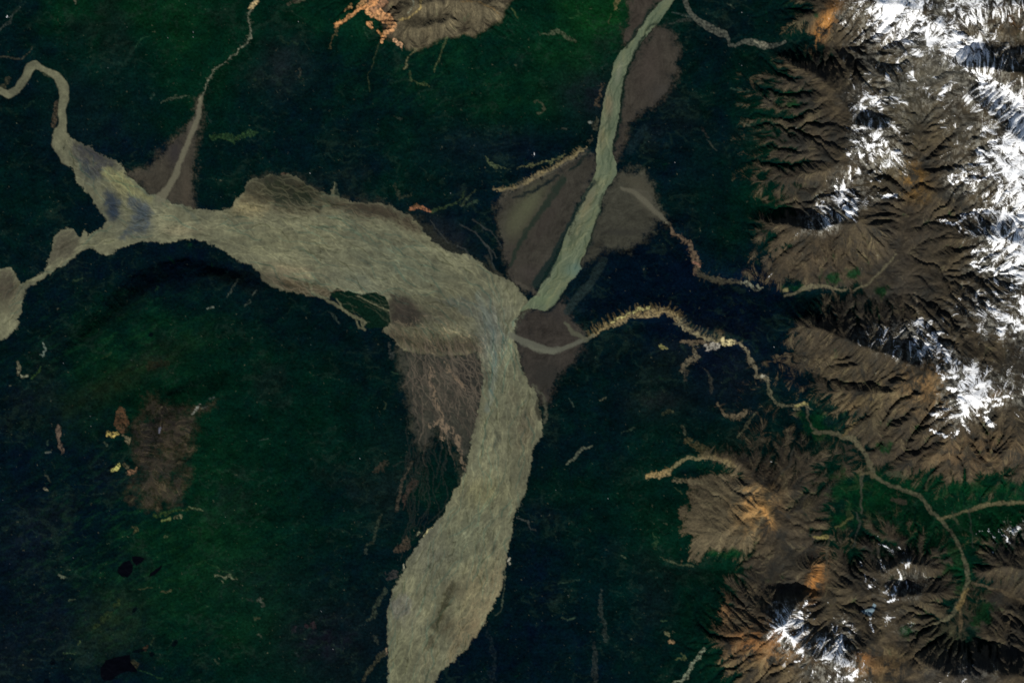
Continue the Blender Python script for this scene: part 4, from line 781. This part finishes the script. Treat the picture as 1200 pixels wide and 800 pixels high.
    for (u, v, a, b, r, c, k) in [(225,140,6,24,10,(92,88,76),.6),(205,178,10,16,0,(46,44,48),.7),(170,200,20,6,20,(62,60,52),.5),(219,225,6,25,0,(82,74,62),.5),(748,215,26,9,25,(80,78,64),.6),(755,235,20,8,50,(92,90,76),.7),(725,272,24,4,0,(50,50,46),.6),(620,240,12,30,35,(92,96,72),.75),(604,262,12,22,30,(86,88,68),.7),(597,300,10,22,0,(62,58,52),.6),(640,255,12,40,30,(60,54,50),.5),(760,80,14,30,10,(74,66,60),.5),(775,110,14,14,0,(70,68,64),.5),(620,320,14,10,0,(72,66,62),.5),(712,300,16,8,-20,(54,56,48),.6),(640,440,20,18,0,(46,46,42),.8),(655,370,8,10,0,(46,44,42),.6),(545,440,14,24,0,(30,32,32),.8),(560,520,10,20,0,(30,32,32),.6),(515,530,20,20,0,(20,28,28),.8)]:
        mix(g.dab(u, v, a, b, r) * fans, .75 * lin(c), k)
    pale = np.zeros(U.shape, np.float32); out['pale'] = pale
    for pts, c, k in (([(236,115,5),(233,135,6),(227,152,6),(219,170,6),(211,190,6),(206,205,7),(196,222,9),(188,232,10)],(104,102,84),.75),([(783,262,4),(772,252,5),(758,238,6),(742,225,6),(728,220,3)],(92,90,76),.7),([(600,393,8),(612,400,9),(628,406,9),(645,411,8),(660,409,6),(675,402,5),(688,397,4)],(88,90,78),.85),([(662,378,3),(672,390,5),(688,398,5),(695,392,3)],(84,86,70),.7),
        ([(619,405,2),(630,411,5),(650,412,5)],(96,98,84),.6),([(742,222,3),(760,226,2),(764,236,2)],(78,76,66),.4),([(632,345,3),(618,338,4),(604,330,4)],(76,72,62),.5),([(708,305,8),(700,318,10),(690,335,10),(675,350,10),(665,365,8)],(30,42,42),.8),([(737,178,8),(745,165,10),(755,150,8)],(20,36,40),.6)):
        w_ = g.stroke(pts, 4, 1.4, 1.0); mix(w_, c, k)
        if sum(c) > 240: np.maximum(pale, w_, out=pale)
    # brush lines between the bars
    for pts, c, k in (([(661,210,6),(648,228,8),(636,245,7),(624,262,6),(612,280,5),(603,296,5),(598,312,4)],(24,38,30),.75),([(696,212,5),(686,228,5),(676,246,5),(668,262,5),(660,276,6),(650,300,9),(638,320,12),(628,334,10)],(16,32,30),.85),([(646,222,3),(655,212,2),(660,205,2)],(24,38,30),.6),([(600,232,2),(618,228,3),(640,214,4),(655,206,3)],(8,22,24),.9),([(682,188,3),(668,200,3),(690,178,2)],(12,26,24),.9),
        ([(731,90,2),(730,105,3),(729,120,3),(727,138,3),(725,150,3),(722,165,3),(719,175,2)],(14,30,24),.9),([(756,42,3),(744,62,3),(736,80,3),(733,92,2)],(14,30,24),.85),([(770,26,3),(757,36,3)],(14,30,24),.7),([(765,8,3),(752,26,3),(742,42,3),(734,55,3)],(14,30,24),.9),([(706,228,3),(703,245,3),(700,258,3),(694,275,3),(690,290,3)],(24,36,30),.6),([(640,366,3),(650,360,3),(658,348,3),(668,334,3)],(8,20,24),.8),
        ([(640,452,3),(632,462,3),(629,475,5),(632,490,6)],(34,34,28),.7),([(625,450,2),(637,465,2),(640,480,3),(638,495,3)],(76,78,64),.6),([(596,330,5),(580,318,4),(570,300,4)],(60,60,50),.4),([(596,240,3),(590,262,3),(594,285,3)],(60,60,52),.3),([(702,225,2),(690,240,4),(683,248,4)],(40,50,38),.0)):
        mix(g.stroke(pts, 4, 1.4, 1.6) * np.clip(1.0 + .5 * n2, .4, 1), c, min(1, k * 1.15))
    # pale threads over the old fan south of the plain
    ff = g.poly([(462,390),(562,394),(570,440),(566,490),(552,560),(530,620),(505,600),(488,540),(480,480)], 5, 3)
    rsx = np.random.RandomState(12)
    for cls, (c, kk) in enumerate((((104,94,80), .6), ((80,72,62), .5), ((30,32,30), .5))):
        mm = np.zeros(U.shape, np.float32)
        for i in range((46, 50, 40)[cls]):
            u = 474 + 86 * rsx.rand(); v = 396 + (46, 76, 80)[cls] * rsx.rand(); pts = []; k = 6 + rsx.randint(14); a = math.radians(80 - 26 * rsx.rand() + (515 - u) * .15)
            for j in range(k):
                pts.append((u, v, .5 + .9 * rsx.rand())); u += 6 * math.cos(a); v += 6 * math.sin(a); a += rsx.randn() * .34 + (math.radians(66) - a) * .2
            g.stroke(pts, 1.2, .7, 1.2, out=mm)
        mix(mm * ff * (1 - .5 * bedm * (V > 440)), c, kk)
    # old channels fading out south and west of the fan
    mm = np.zeros(U.shape, np.float32)
    for i in range(26):
        u = 470 + 60 * rsx.rand(); v = 480 + 60 * rsx.rand(); pts = []; a = math.radians(95 - 20 * rsx.rand())
        for j in range(8 + rsx.randint(12)):
            pts.append((u, v, .5 + 1.2 * rsx.rand())); u += 7 * math.cos(a); v += 7 * math.sin(a); a += rsx.randn() * .22 + (math.radians(105) - a) * .15
        g.stroke(pts, 1.2, .8, 1.2, out=mm)
    mix(mm * (1 - bedm), (44,46,42), .45)
    for pts in ([(505,500,5),(515,490,4),(520,496,7),(520,515,5)],[(508,470,5),(518,485,6),(520,500,5)],[(522,495,4),(532,508,6),(538,520,6),(541,535,5),(543,548,4)],[(520,425,3),(528,435,4),(538,447,4),(548,458,3)],[(505,430,4),(505,450,4),(512,470,4)]):
        mix(g.stroke(pts, 3, .8, 2.4) * (.6 + .6 * np.clip(thread, -1, 1)) , (122,106,86), .7)
    # abandoned channels between the plain and the forest (north-east side)
    for pts in ([(540,264,1.5),(556,272,1.5),(566,282,1.5),(574,292,1.5),(582,302,2)],[(505,258,1.2),(515,272,1.2),(525,285,1.2)],[(536,288,2),(545,292,2),(550,302,2)],[(568,285,3),(573,292,2),(580,315,1.5)],[(553,258,2),(575,270,1.2),(588,290,1.2)]):
        mix(g.stroke(pts, 1.5, .8, 1.2), (52,56,54), .7)
    bare = np.maximum.reduce([bedm, east, fans, g.stroke([(800,-8,5),(815,22,7),(840,37,10),(855,50,5),(895,54,8)], 5, 1, .8)])
    sn2 = sn * (1 - bare)
    # --- lakes
    LK = [[(139,664),(145,658),(152,656),(156,662),(155,670),(150,676),(143,675),(138,670)],[(154,652),(160,651),(170,653),(166,659),(160,663),(156,658)],[(175,676),(176,671),(184,665),(191,661),(188,667),(182,673)],[(118,782),(124,773),(134,770),(152,766),(154,776),(161,784),(160,787),(148,786),(140,789),(132,796),(122,797),(118,792)],[(1008,715),(1015,713),(1021,711),(1023,706),(1026,708),(1024,714),(1020,721),(1012,718)]]
    lk = [g.poly(p, .6, .35) for p in LK]
    for k, m in enumerate(lk): mix(m, (2,4,9) if k < 4 else (104,124,134))
    # pond marks, then dark blots, mostly shade of north-facing slopes put into the colour
    for (u, v, a, b, r) in [(158,714,4,2,-50),(205,753,5,3,-50),(178,766,3,3,0),(62,775,4,3,-60),(55,800,4,6,0),(177,392,3,3,0),(163,762,9,2,-10)]: mix(sstep(.3, .5, g.dab(u, v, a, b, r)), (2,6,12), .85)
    for (u, v, a, b, r) in [(185,492,22,4,-32),(215,455,30,4,-20),(240,330,60,7,-5),(165,345,50,9,-42),(120,385,40,7,-50),(186,428,10,3,-20),(160,505,12,8,0),(182,520,14,10,-40)]: mix(g.dab(u, v, a, b, r) * (.8 + .5 * n2), (4,9,14), .55)
    out.update(bed=bedm, east=east, nw=nw, plain=pl, rock=rk * (1 - bare), north=north, hill=hill, foot=foot, snow=sn2, lakes=lk, thread=thread, wide=wide, chan=ch, marks=None)
    return np.clip(C, .0006, .95), out

# ------------------------------------------------------------------ materials
def land_material(name, rough=.95, spec=.12, bump=.25, var=.22, nscale=1 / 90.0, detail=4):
    m = bpy.data.materials.new(name); m.use_nodes = True; t = m.node_tree; n = t.nodes; b = n['Principled BSDF']
    at = n.new('ShaderNodeAttribute'); at.attribute_name = 'ground_colour'
    geo = n.new('ShaderNodeNewGeometry')
    no = n.new('ShaderNodeTexNoise'); no.inputs['Scale'].default_value = nscale; no.inputs['Detail'].default_value = detail; no.inputs['Roughness'].default_value = .65
    t.links.new(geo.outputs['Position'], no.inputs['Vector'])
    mr = n.new('ShaderNodeMapRange'); mr.inputs[1].default_value = .3; mr.inputs[2].default_value = .7; mr.inputs[3].default_value = 1 - var; mr.inputs[4].default_value = 1 + var
    t.links.new(no.outputs['Fac'], mr.inputs[0])
    mx = n.new('ShaderNodeVectorMath'); mx.operation = 'SCALE'
    t.links.new(at.outputs['Color'], mx.inputs[0]); t.links.new(mr.outputs[0], mx.inputs['Scale'])
    t.links.new(mx.outputs[0], b.inputs['Base Color'])
    bp = n.new('ShaderNodeBump'); bp.inputs['Strength'].default_value = bump; bp.inputs['Distance'].default_value = 25.0
    t.links.new(no.outputs['Fac'], bp.inputs['Height']); t.links.new(bp.outputs[0], b.inputs['Normal'])
    b.inputs['Roughness'].default_value = rough; b.inputs['Specular IOR Level'].default_value = spec
    return m
MAT = dict(forest=land_material('spruce_forest', bump=.3, var=.42, spec=0.0), rock=land_material('bare_rock', bump=.55, var=.2), snow=land_material('snow', rough=.7, bump=.2, var=.04, spec=.2),
           gravel=land_material('river_gravel', bump=.06, var=.08), water=land_material('lake_water', rough=.25, spec=.04, bump=.02, var=.03), soil=land_material('fan_soil', bump=.12, var=.10))

def make_mesh(name, X, Y, Z, NRM, COL, faces, mat):
    """faces: (n, 4) indices into the grid; only the vertices used are kept"""
    used = np.zeros(X.size, bool); used[faces.ravel()] = True
    remap = np.cumsum(used) - 1; vi = np.flatnonzero(used); f = remap[faces].astype(np.int32)
    me = bpy.data.meshes.new(name); nv, nf = len(vi), len(f)
    me.vertices.add(nv); co = np.stack([X.ravel()[vi], Y.ravel()[vi], Z.ravel()[vi]], 1).astype(np.float32); me.vertices.foreach_set('co', co.ravel())
    me.loops.add(nf * 4); me.loops.foreach_set('vertex_index', f.ravel())
    me.polygons.add(nf); me.polygons.foreach_set('loop_start', np.arange(nf, dtype=np.int32) * 4)
    me.update(calc_edges=True)
    me.polygons.foreach_set('use_smooth', np.ones(nf, bool))
    a = me.attributes.new('ground_colour', 'FLOAT_COLOR', 'POINT')
    c = np.ones((nv, 4), np.float32); c[:, :3] = COL.reshape(-1, 3)[vi]; a.data.foreach_set('color', c.ravel())
    if NRM is not None: me.normals_split_custom_set_from_vertices(NRM.reshape(-1, 3)[vi].astype(np.float32))
    me.materials.append(mat)
    o = bpy.data.objects.new(name, me); sc.collection.objects.link(o); return o

def tag(o, label, cat=None, kind=None, group=None):
    o['label'] = label
    if not label: del o['label']
    if cat: o['category'] = cat
    if kind: o['kind'] = kind
    if group: o['group'] = group

def far_height(U, V):
    d = np.maximum(np.maximum(-U - 90, U - 1290), np.maximum(-V - 90, V - 890)); k = sstep(0, 250, d)
    m = 350 + 900 * sstep(0, .6, fbm(U, V, 420, 5, 801) + .35 * sstep(900, 1300, U))
    return k * m * (.3 + .7 * ridged(U, V, 120, 5, 820)) + 0 * d
def height(g, C=None):
    base = at_b(BH, g.U, g.V); flat = at_b(BFLAT, g.U, g.V, bil)
    return base, flat

# ------------------------------------------------------------------ the country inside the frame
G = Grid(-12, 1212, -12, 812, .9)
H, FL = height(G)
COL, P = paint(G, H)
inv = (1 - np.clip(FL * 1.8, 0, 1)) * (1 - P['bed']) * (1 - P['east']) * (1 - P['fans'])
gv, gu = np.gradient(blur(H, 3), G.step * M); sl = np.clip(np.hypot(gu, gv), 0, 1)
wild = sstep(700, 1300, H)
H = H + inv * (P['gul'] * (1.5 + 26 * sl) * (.2 + .4 * wild) + (2 + 9 * wild) * fbm(G.U, G.V, 7, 4, 900, .6))
hillm = sstep(15, 45, np.abs(at_b(HSM, G.U, G.V, bil) - plain_z(G.U, G.V)))
H = H + inv * hillm * (1 - wild) * (70 * fbm(G.U, G.V, 48, 4, 911, .5) + 14 * ridged(G.U, G.V, 18, 3, 915))
H = H + inv * 7 * (1 - wild) * fbm(G.U, G.V, 4, 3, 905, .6)
H = H + P['bed'] * (.05 * P['thread']) + P['east'] * .05 * P['thread']
bank = np.maximum(P['bed'], P['east']); H = H - 1.5 * bank
for m in P['lakes']: pass
X = (G.U - CU) * M; Y = (CV - G.V) * M; Z = H
gv, gu = np.gradient(Z, G.step * M)
N = np.stack([-gu, gv, np.ones_like(gu)], -1); N /= np.linalg.norm(N, axis=-1, keepdims=True)

def fc(A): return (A[:-1, :-1] + A[1:, :-1] + A[:-1, 1:] + A[1:, 1:]) / 4
UU, VV = fc(G.U), fc(G.V)
REG = np.zeros(UU.shape, np.int32); INFO = {}
def region(mask, name, mat, label, cat, kind):
    k = len(INFO) + 1; INFO[k] = (name, mat, label, cat, kind, None); REG[mask] = k
def part(mask, owner, name, mat, label=None, kind=None):
    """faces of every thing called owner that fall under mask become a part of it"""
    for q in [q for q in INFO if INFO[q][0] == owner and INFO[q][5] is None]:
        mm = mask & (REG == q)
        if mm.sum() > 60: k = len(INFO) + 1; INFO[k] = (name, mat, label, None, kind, q); REG[mm] = k
F = {k: fc(P[k]) for k in ('bed', 'east', 'nw', 'plain', 'rock', 'north', 'hill', 'foot', 'snow', 'fans', 'stream', 'chan')}
# forests, told apart by the rivers between them
xr = np.interp(VV, [-20, 0, 80, 180, 300, 365, 500, 600, 700, 820], [785, 785, 726, 710, 670, 605, 600, 570, 520, 480])
yb = np.interp(UU, [-20, 20, 100, 200, 300, 400, 470, 600], [350, 340, 285, 262, 280, 310, 350, 380])
region((UU < xr) & (VV < yb), 'forest', 'forest', 'dark spruce forest north of the wide braided plain, below the orange summit', 'forest', 'stuff')
region((UU < xr) & (VV < yb) & (UU < np.interp(VV, [0, 115, 240], [300, 236, 200])), 'forest', 'forest', 'blue green forest in the upper left corner, left of the narrow canyon', 'forest', 'stuff')
region((UU < xr) & (VV >= yb), 'forest', 'forest', 'green forested dome left of the southward river, around the brown bare hill', 'forest', 'stuff')
ycan = np.interp(UU, [600, 690, 800, 900, 945, 1010, 1200], [395, 395, 390, 460, 480, 545, 590])
region((UU >= xr) & (VV < ycan), 'forest', 'forest', 'navy forest slopes between the straight eastern river and the snowy range', 'forest', 'stuff')
region((UU >= xr) & (VV >= ycan), 'forest', 'forest', 'dark green forest right of the southward river, below the pale canyon', 'forest', 'stuff')
# bare mountains
R = F['rock'] > .5
yv = np.interp(UU, [780, 880, 1000, 1060, 1115, 1200], [262, 335, 343, 345, 330, 325])
yc = np.interp(UU, [780, 900, 945, 1010, 1050, 1110, 1200], [395, 465, 480, 548, 570, 590, 590])
E = UU > 790
region(R & E & (VV < np.interp(UU, [850, 900, 985, 1040, 1200], [52, 52, 55, 78, 60])), 'mountain', 'rock', 'tan and orange rocky slopes at the top right, above the pale curling stream', 'mountain', None)
region(R & E & (VV >= np.interp(UU, [850, 900, 985, 1040, 1200], [52, 52, 55, 78, 60])) & (VV < yv), 'mountain', 'rock', 'brown snow streaked range at upper right, north of the dark shaded valley', 'mountain', None)
region(R & E & (VV >= yv) & (VV < yc), 'mountain', 'rock', 'brown ribbed massif at middle right, between the shaded valley and the green valley', 'mountain', None)
region(R & E & (VV >= yc) & (UU > 970), 'mountain', 'rock', 'brown mountain with a dark round hollow at lower right', 'mountain', None)
region(R & E & (VV >= yc) & (UU <= 970) & (VV > 655), 'mountain', 'rock', 'orange stained mountain with a white star shaped summit, bottom right', 'mountain', None)
region(R & E & (VV >= yc) & (UU <= 970) & (VV <= 655), 'mountain', 'rock', 'tan foothill with an orange fan shaped slope, left of the green valley', 'mountain', None)
region(R & (UU < 640) & (VV < 160) & (UU > 350), 'mountain', 'rock', 'orange and grey bare summit cut by the top edge, left of the eastern river', 'mountain', None)
region(R & (UU < 350) & (VV > 440), 'hill', 'rock', 'brown bare hilltop surrounded by green forest at lower left', 'hill', None)
region((F['stream'] > .5) & (UU > 900), 'stream', 'gravel', 'grey gravel stream bed winding through the green valley at right', 'stream', 'structure')
# snow, one field to each summit
SN = [(1070,22,'thick white snowfield on the crest cut by the top edge'),(1150,55,'white snow tongue beside the black rocks, right edge near the top'),(1180,125,'broad white glacier slanting down to the right edge'),(1165,205,'bluish snow basin above the brown ring shaped ridge'),(1175,285,'bright snowfield with curved white arms at the right edge, level with the shaded valley'),
 (1018,125,'vertical snow streaks in a dark hollow above the fan shaped snow patch'),(1018,172,'small fan shaped snow patch in brown rock below the dark hollow'),(988,240,'greyish snow streaks on a shaded slope, leftmost snow of the upper range'),(1060,395,'thin snow streaks on the long dark shaded slope at middle right'),(1150,360,'narrow snow gullies above the brown valley head at the right edge'),
 (1138,465,'branching white snowfield on the lone brown summit at middle right'),(918,735,'white star shaped snow summit on the orange mountain'),(985,755,'blue grey snow streaks right of the star shaped summit'),(1040,680,'small white snow patches around the dark round hollow'),(1165,630,'thin white snow streaks on the dark slope at the lower right edge'),(1105,785,'faint snow patches on the dark slope at the bottom edge')]
ds = np.stack([np.hypot(UU - u, VV - v) for u, v, _ in SN]); near = ds.argmin(0); S = F['snow'] > .5
for k, (u, v, lab) in enumerate(SN): region(S & (near == k) & (UU > 850), 'snowfield', 'snow', lab, 'snowfield', None)
# fans and flats
fp = [(FAN_A, 'alluvial_fan', 'brown triangular gravel fan below the thin canyon at upper left'), (FAN_B, 'alluvial_fan', 'leaf shaped brown fan on the right bank of the eastern river near the top'), (FAN_B2, 'alluvial_fan', 'small brown fan on the left bank of the eastern river, cut by the top edge'),
      (FAN_C, 'alluvial_fan', 'grey brown triangular fan right of the eastern river, with a pale wedge'), (FLAT_D, 'river_flat', 'striped grey green flats left of the eastern river above its mouth'), (FAN_E, 'alluvial_fan', 'small dark brown fan right of the river junction, crossed by a pale stream'), (FAN_F, 'alluvial_fan', 'old brown fan with branching pale threads below the braided plain')]
for P_, nm, lab in fp:
    region((fc(G.poly(P_, 1.6, 1.2)) > .5) & (F['fans'] > .5), nm, 'soil', lab, 'gravel fan' if nm == 'alluvial_fan' else 'river flat', None)
ne = fc(G.stroke([(800,-8,5),(804,5,6),(808,14,6),(815,22,7),(828,31,9),(840,37,10),(849,40,8),(854,46,4),(855,53,4),(862,54,4),(867,50,4),(875,49,7),(885,50,9),(895,54,8),(905,54,6),(920,50,4)], 5, .8, .8)) > .5
region(ne, 'stream', 'gravel', 'grey side stream with a tight bend, entering at the top right of the eastern river', 'stream', 'structure')
region(F['east'] > .5, 'river', 'gravel', 'straight grey green river coming down from the top edge to the junction', 'river', 'structure')
region(F['nw'] > .5, 'river', 'gravel', 'narrow looping river at the upper left edge', 'river', 'structure')
pb = F['plain'] > .5
region(pb & (VV < 400) & (UU < 600), 'river', 'gravel', 'wide braided tan river plain spreading from the left edge to the junction', 'river', 'structure')
region(pb & ((VV >= 400) & (UU > 440)), 'river', 'gravel', 'braided tan river running south from the junction to the bottom edge', 'river', 'structure')
region(pb & (VV < 400) & (UU >= 600), 'river', 'gravel', 'pale gravel river junction where the three channels meet', 'river', 'structure')
LKL = ['small black lake, left one of a pair on the green hill', 'small black lake touching the right of the round one on the green hill', 'thin black sliver lake just right of the pair on the green hill', 'large black lake at the lower left, cut near the bottom edge', 'tiny grey blue lake among brown mountains at lower right']
for k, m in enumerate(P['lakes']): region(fc(m) > .5, 'lake', 'water', LKL[k], 'lake', None)

for key, m in P['labelled'].items():
    nm, lab, cat = LABELLED[key]; region((fc(m) > .45) & (REG > 0) & (F['plain'] < .5) & (F['east'] < .5), nm, 'rock', lab, cat, None)
part(fc(P['ore']) > .45, 'mountain', 'orange_slope', 'rock', 'orange stained rock slope')
part(fc(P['meadow']) > .5, 'mountain', 'green_patch', 'forest', 'green brush covered patch')
part(fc(P['pale']) > .4, 'alluvial_fan', 'gravel_channel', 'gravel', 'pale gravel channel across the fan')
part(F['chan'] > .55, 'river', 'water_channel', 'water', None, 'stuff'); part(fc(P['island']) > .5, 'river', 'brush_island', 'forest', 'dark brush covered bars', 'stuff')
part(fc(P['isg']) > .5, 'river', 'green_island', 'forest', 'dark green island beside the lower bank')
part(F['chan'] * 0 + fc(P['scree']) > .6, 'mountain', 'scree', 'rock', None, 'stuff')
ids = np.arange(G.U.size, dtype=np.int64).reshape(G.U.shape)
quads = np.stack([ids[:-1, :-1], ids[1:, :-1], ids[1:, 1:], ids[:-1, 1:]], -1).reshape(-1, 4)

# every unconnected piece of a thing is an object of its own
def pieces(R):
    ny, nx = R.shape; lab = np.arange(R.size, dtype=np.int64).reshape(ny, nx)
    eh = R[:, 1:] == R[:, :-1]; ev = R[1:] == R[:-1]
    for _ in range(400):
        old = lab.copy(); f = lab.ravel()
        m = np.where(eh, np.minimum(lab[:, 1:], lab[:, :-1]), R.size); lab[:, 1:] = np.minimum(lab[:, 1:], m); lab[:, :-1] = np.minimum(lab[:, :-1], m)
        m = np.where(ev, np.minimum(lab[1:], lab[:-1]), R.size); lab[1:] = np.minimum(lab[1:], m); lab[:-1] = np.minimum(lab[:-1], m)
        np.minimum.at(f, old.ravel(), lab.ravel().copy())
        lab = f[f[f]].reshape(ny, nx)
        if (lab == old).all(): break
    return lab.ravel()
LAB = pieces(REG); rf = REG.ravel()
PIECE = {'snowfield': 'snow_patch', 'mountain': 'rock_patch', 'hill': 'rock_patch', 'canyon_wall': 'rock_patch', 'cliff': 'rock_patch', 'rock_outcrop': 'rock_patch', 'river': 'gravel_bar', 'alluvial_fan': 'gravel_patch', 'river_flat': 'gravel_patch', 'bare_patch': 'bare_spot', 'stream': 'gravel_bar', 'lake': 'open_water'}
OBJ = {}
def build(name, mat, faces_idx): return make_mesh(name, X, Y, Z, N, COL, quads[faces_idx], MAT[mat])
for k, (name, mat, label, cat, kind, owner) in INFO.items():
    fi = np.flatnonzero(rf == k)
    if len(fi) < 4: print('empty region', name, label); continue
    if name == 'forest' or (owner and kind == 'stuff' and name != 'brush_island'):
        o = build(name, mat, fi); tag(o, label, cat, kind); OBJ[k] = o
        if owner: o.parent = OBJ[owner]
        continue
    roots, inv_, cn = np.unique(LAB[fi], return_inverse=True, return_counts=True); od = np.argsort(-cn)
    lim = 45
    if owner:
        small = np.zeros(len(fi), bool)
        for q in od:
            if cn[q] >= lim: o = build(name, mat, fi[inv_ == q]); tag(o, label, None, None); o.parent = OBJ[owner]
            else: small |= inv_ == q
        if small.sum() > 3: o = build(name, mat, fi[small]); tag(o, None, None, 'stuff'); o.parent = OBJ[owner]
        continue
    main = build(name, mat, fi[inv_ == od[0]]); tag(main, label, cat, kind); OBJ[k] = main
    big = [q for q in od[1:] if cn[q] >= lim][:60]; small = ~np.isin(inv_, [od[0]] + big)
    for q in big: o = build(PIECE[name], mat, fi[inv_ == q]); o.parent = main
    if small.sum() > 3: o = build(PIECE[name], mat, fi[small]); o.parent = main; o['kind'] = 'stuff'

# ------------------------------------------------------------------ the country beyond the frame
def ring(g, inner, name, label, outer):
    U, V = g.U, g.V
    if outer:
        Hh = at_b(BH, np.clip(U, -108, 1308), np.clip(V, -108, 908)) + far_height(U, V)
    else:
        Hh = at_b(BH, U, V)
    edge = np.minimum.reduce([U - inner[0], inner[1] - U, V - inner[2], inner[3] - V])
    Hh = Hh - np.where(edge > -1, 25, 0)
    if not outer: C, _ = paint(g, Hh, False)
    else:
        r = sstep(.25, .5, (Hh - 900) / 1500 + .2 * fbm(U, V, 60, 3, 5))[..., None]; s_ = sstep(.5, .8, (Hh - 1500) / 1200 + .3 * fbm(U, V, 40, 4, 6))[..., None]
        C = lin((3,24,20)) * (1 + .5 * fbm(U, V, 200, 3, 9)[..., None]); C = C + (lin((80,68,52)) - C) * r; C = C + (np.array([.86,.88,.9]) - C) * s_; C = np.clip(C, .0006, .95)
    ok = fc(edge) < (g.step * 1.0)
    ii = np.arange(U.size, dtype=np.int64).reshape(U.shape)
    q = np.stack([ii[:-1, :-1], ii[1:, :-1], ii[1:, 1:], ii[:-1, 1:]], -1)[ok]
    o = make_mesh(name, (U - CU) * M, (CV - V) * M, Hh, None, C, q, MAT['forest']); tag(o, label, 'land', 'structure'); return o
ring(Grid(-108, 1308, -108, 908, 4), (-8, 1208, -8, 808), 'terrain', 'land just past the edges of the view, carrying on rivers and mountains', False)
ring(Grid(-3000, 4200, -3000, 3800, 20), (-100, 1300, -100, 900), 'far_terrain', 'distant forested hills and ranges far outside the view', True)
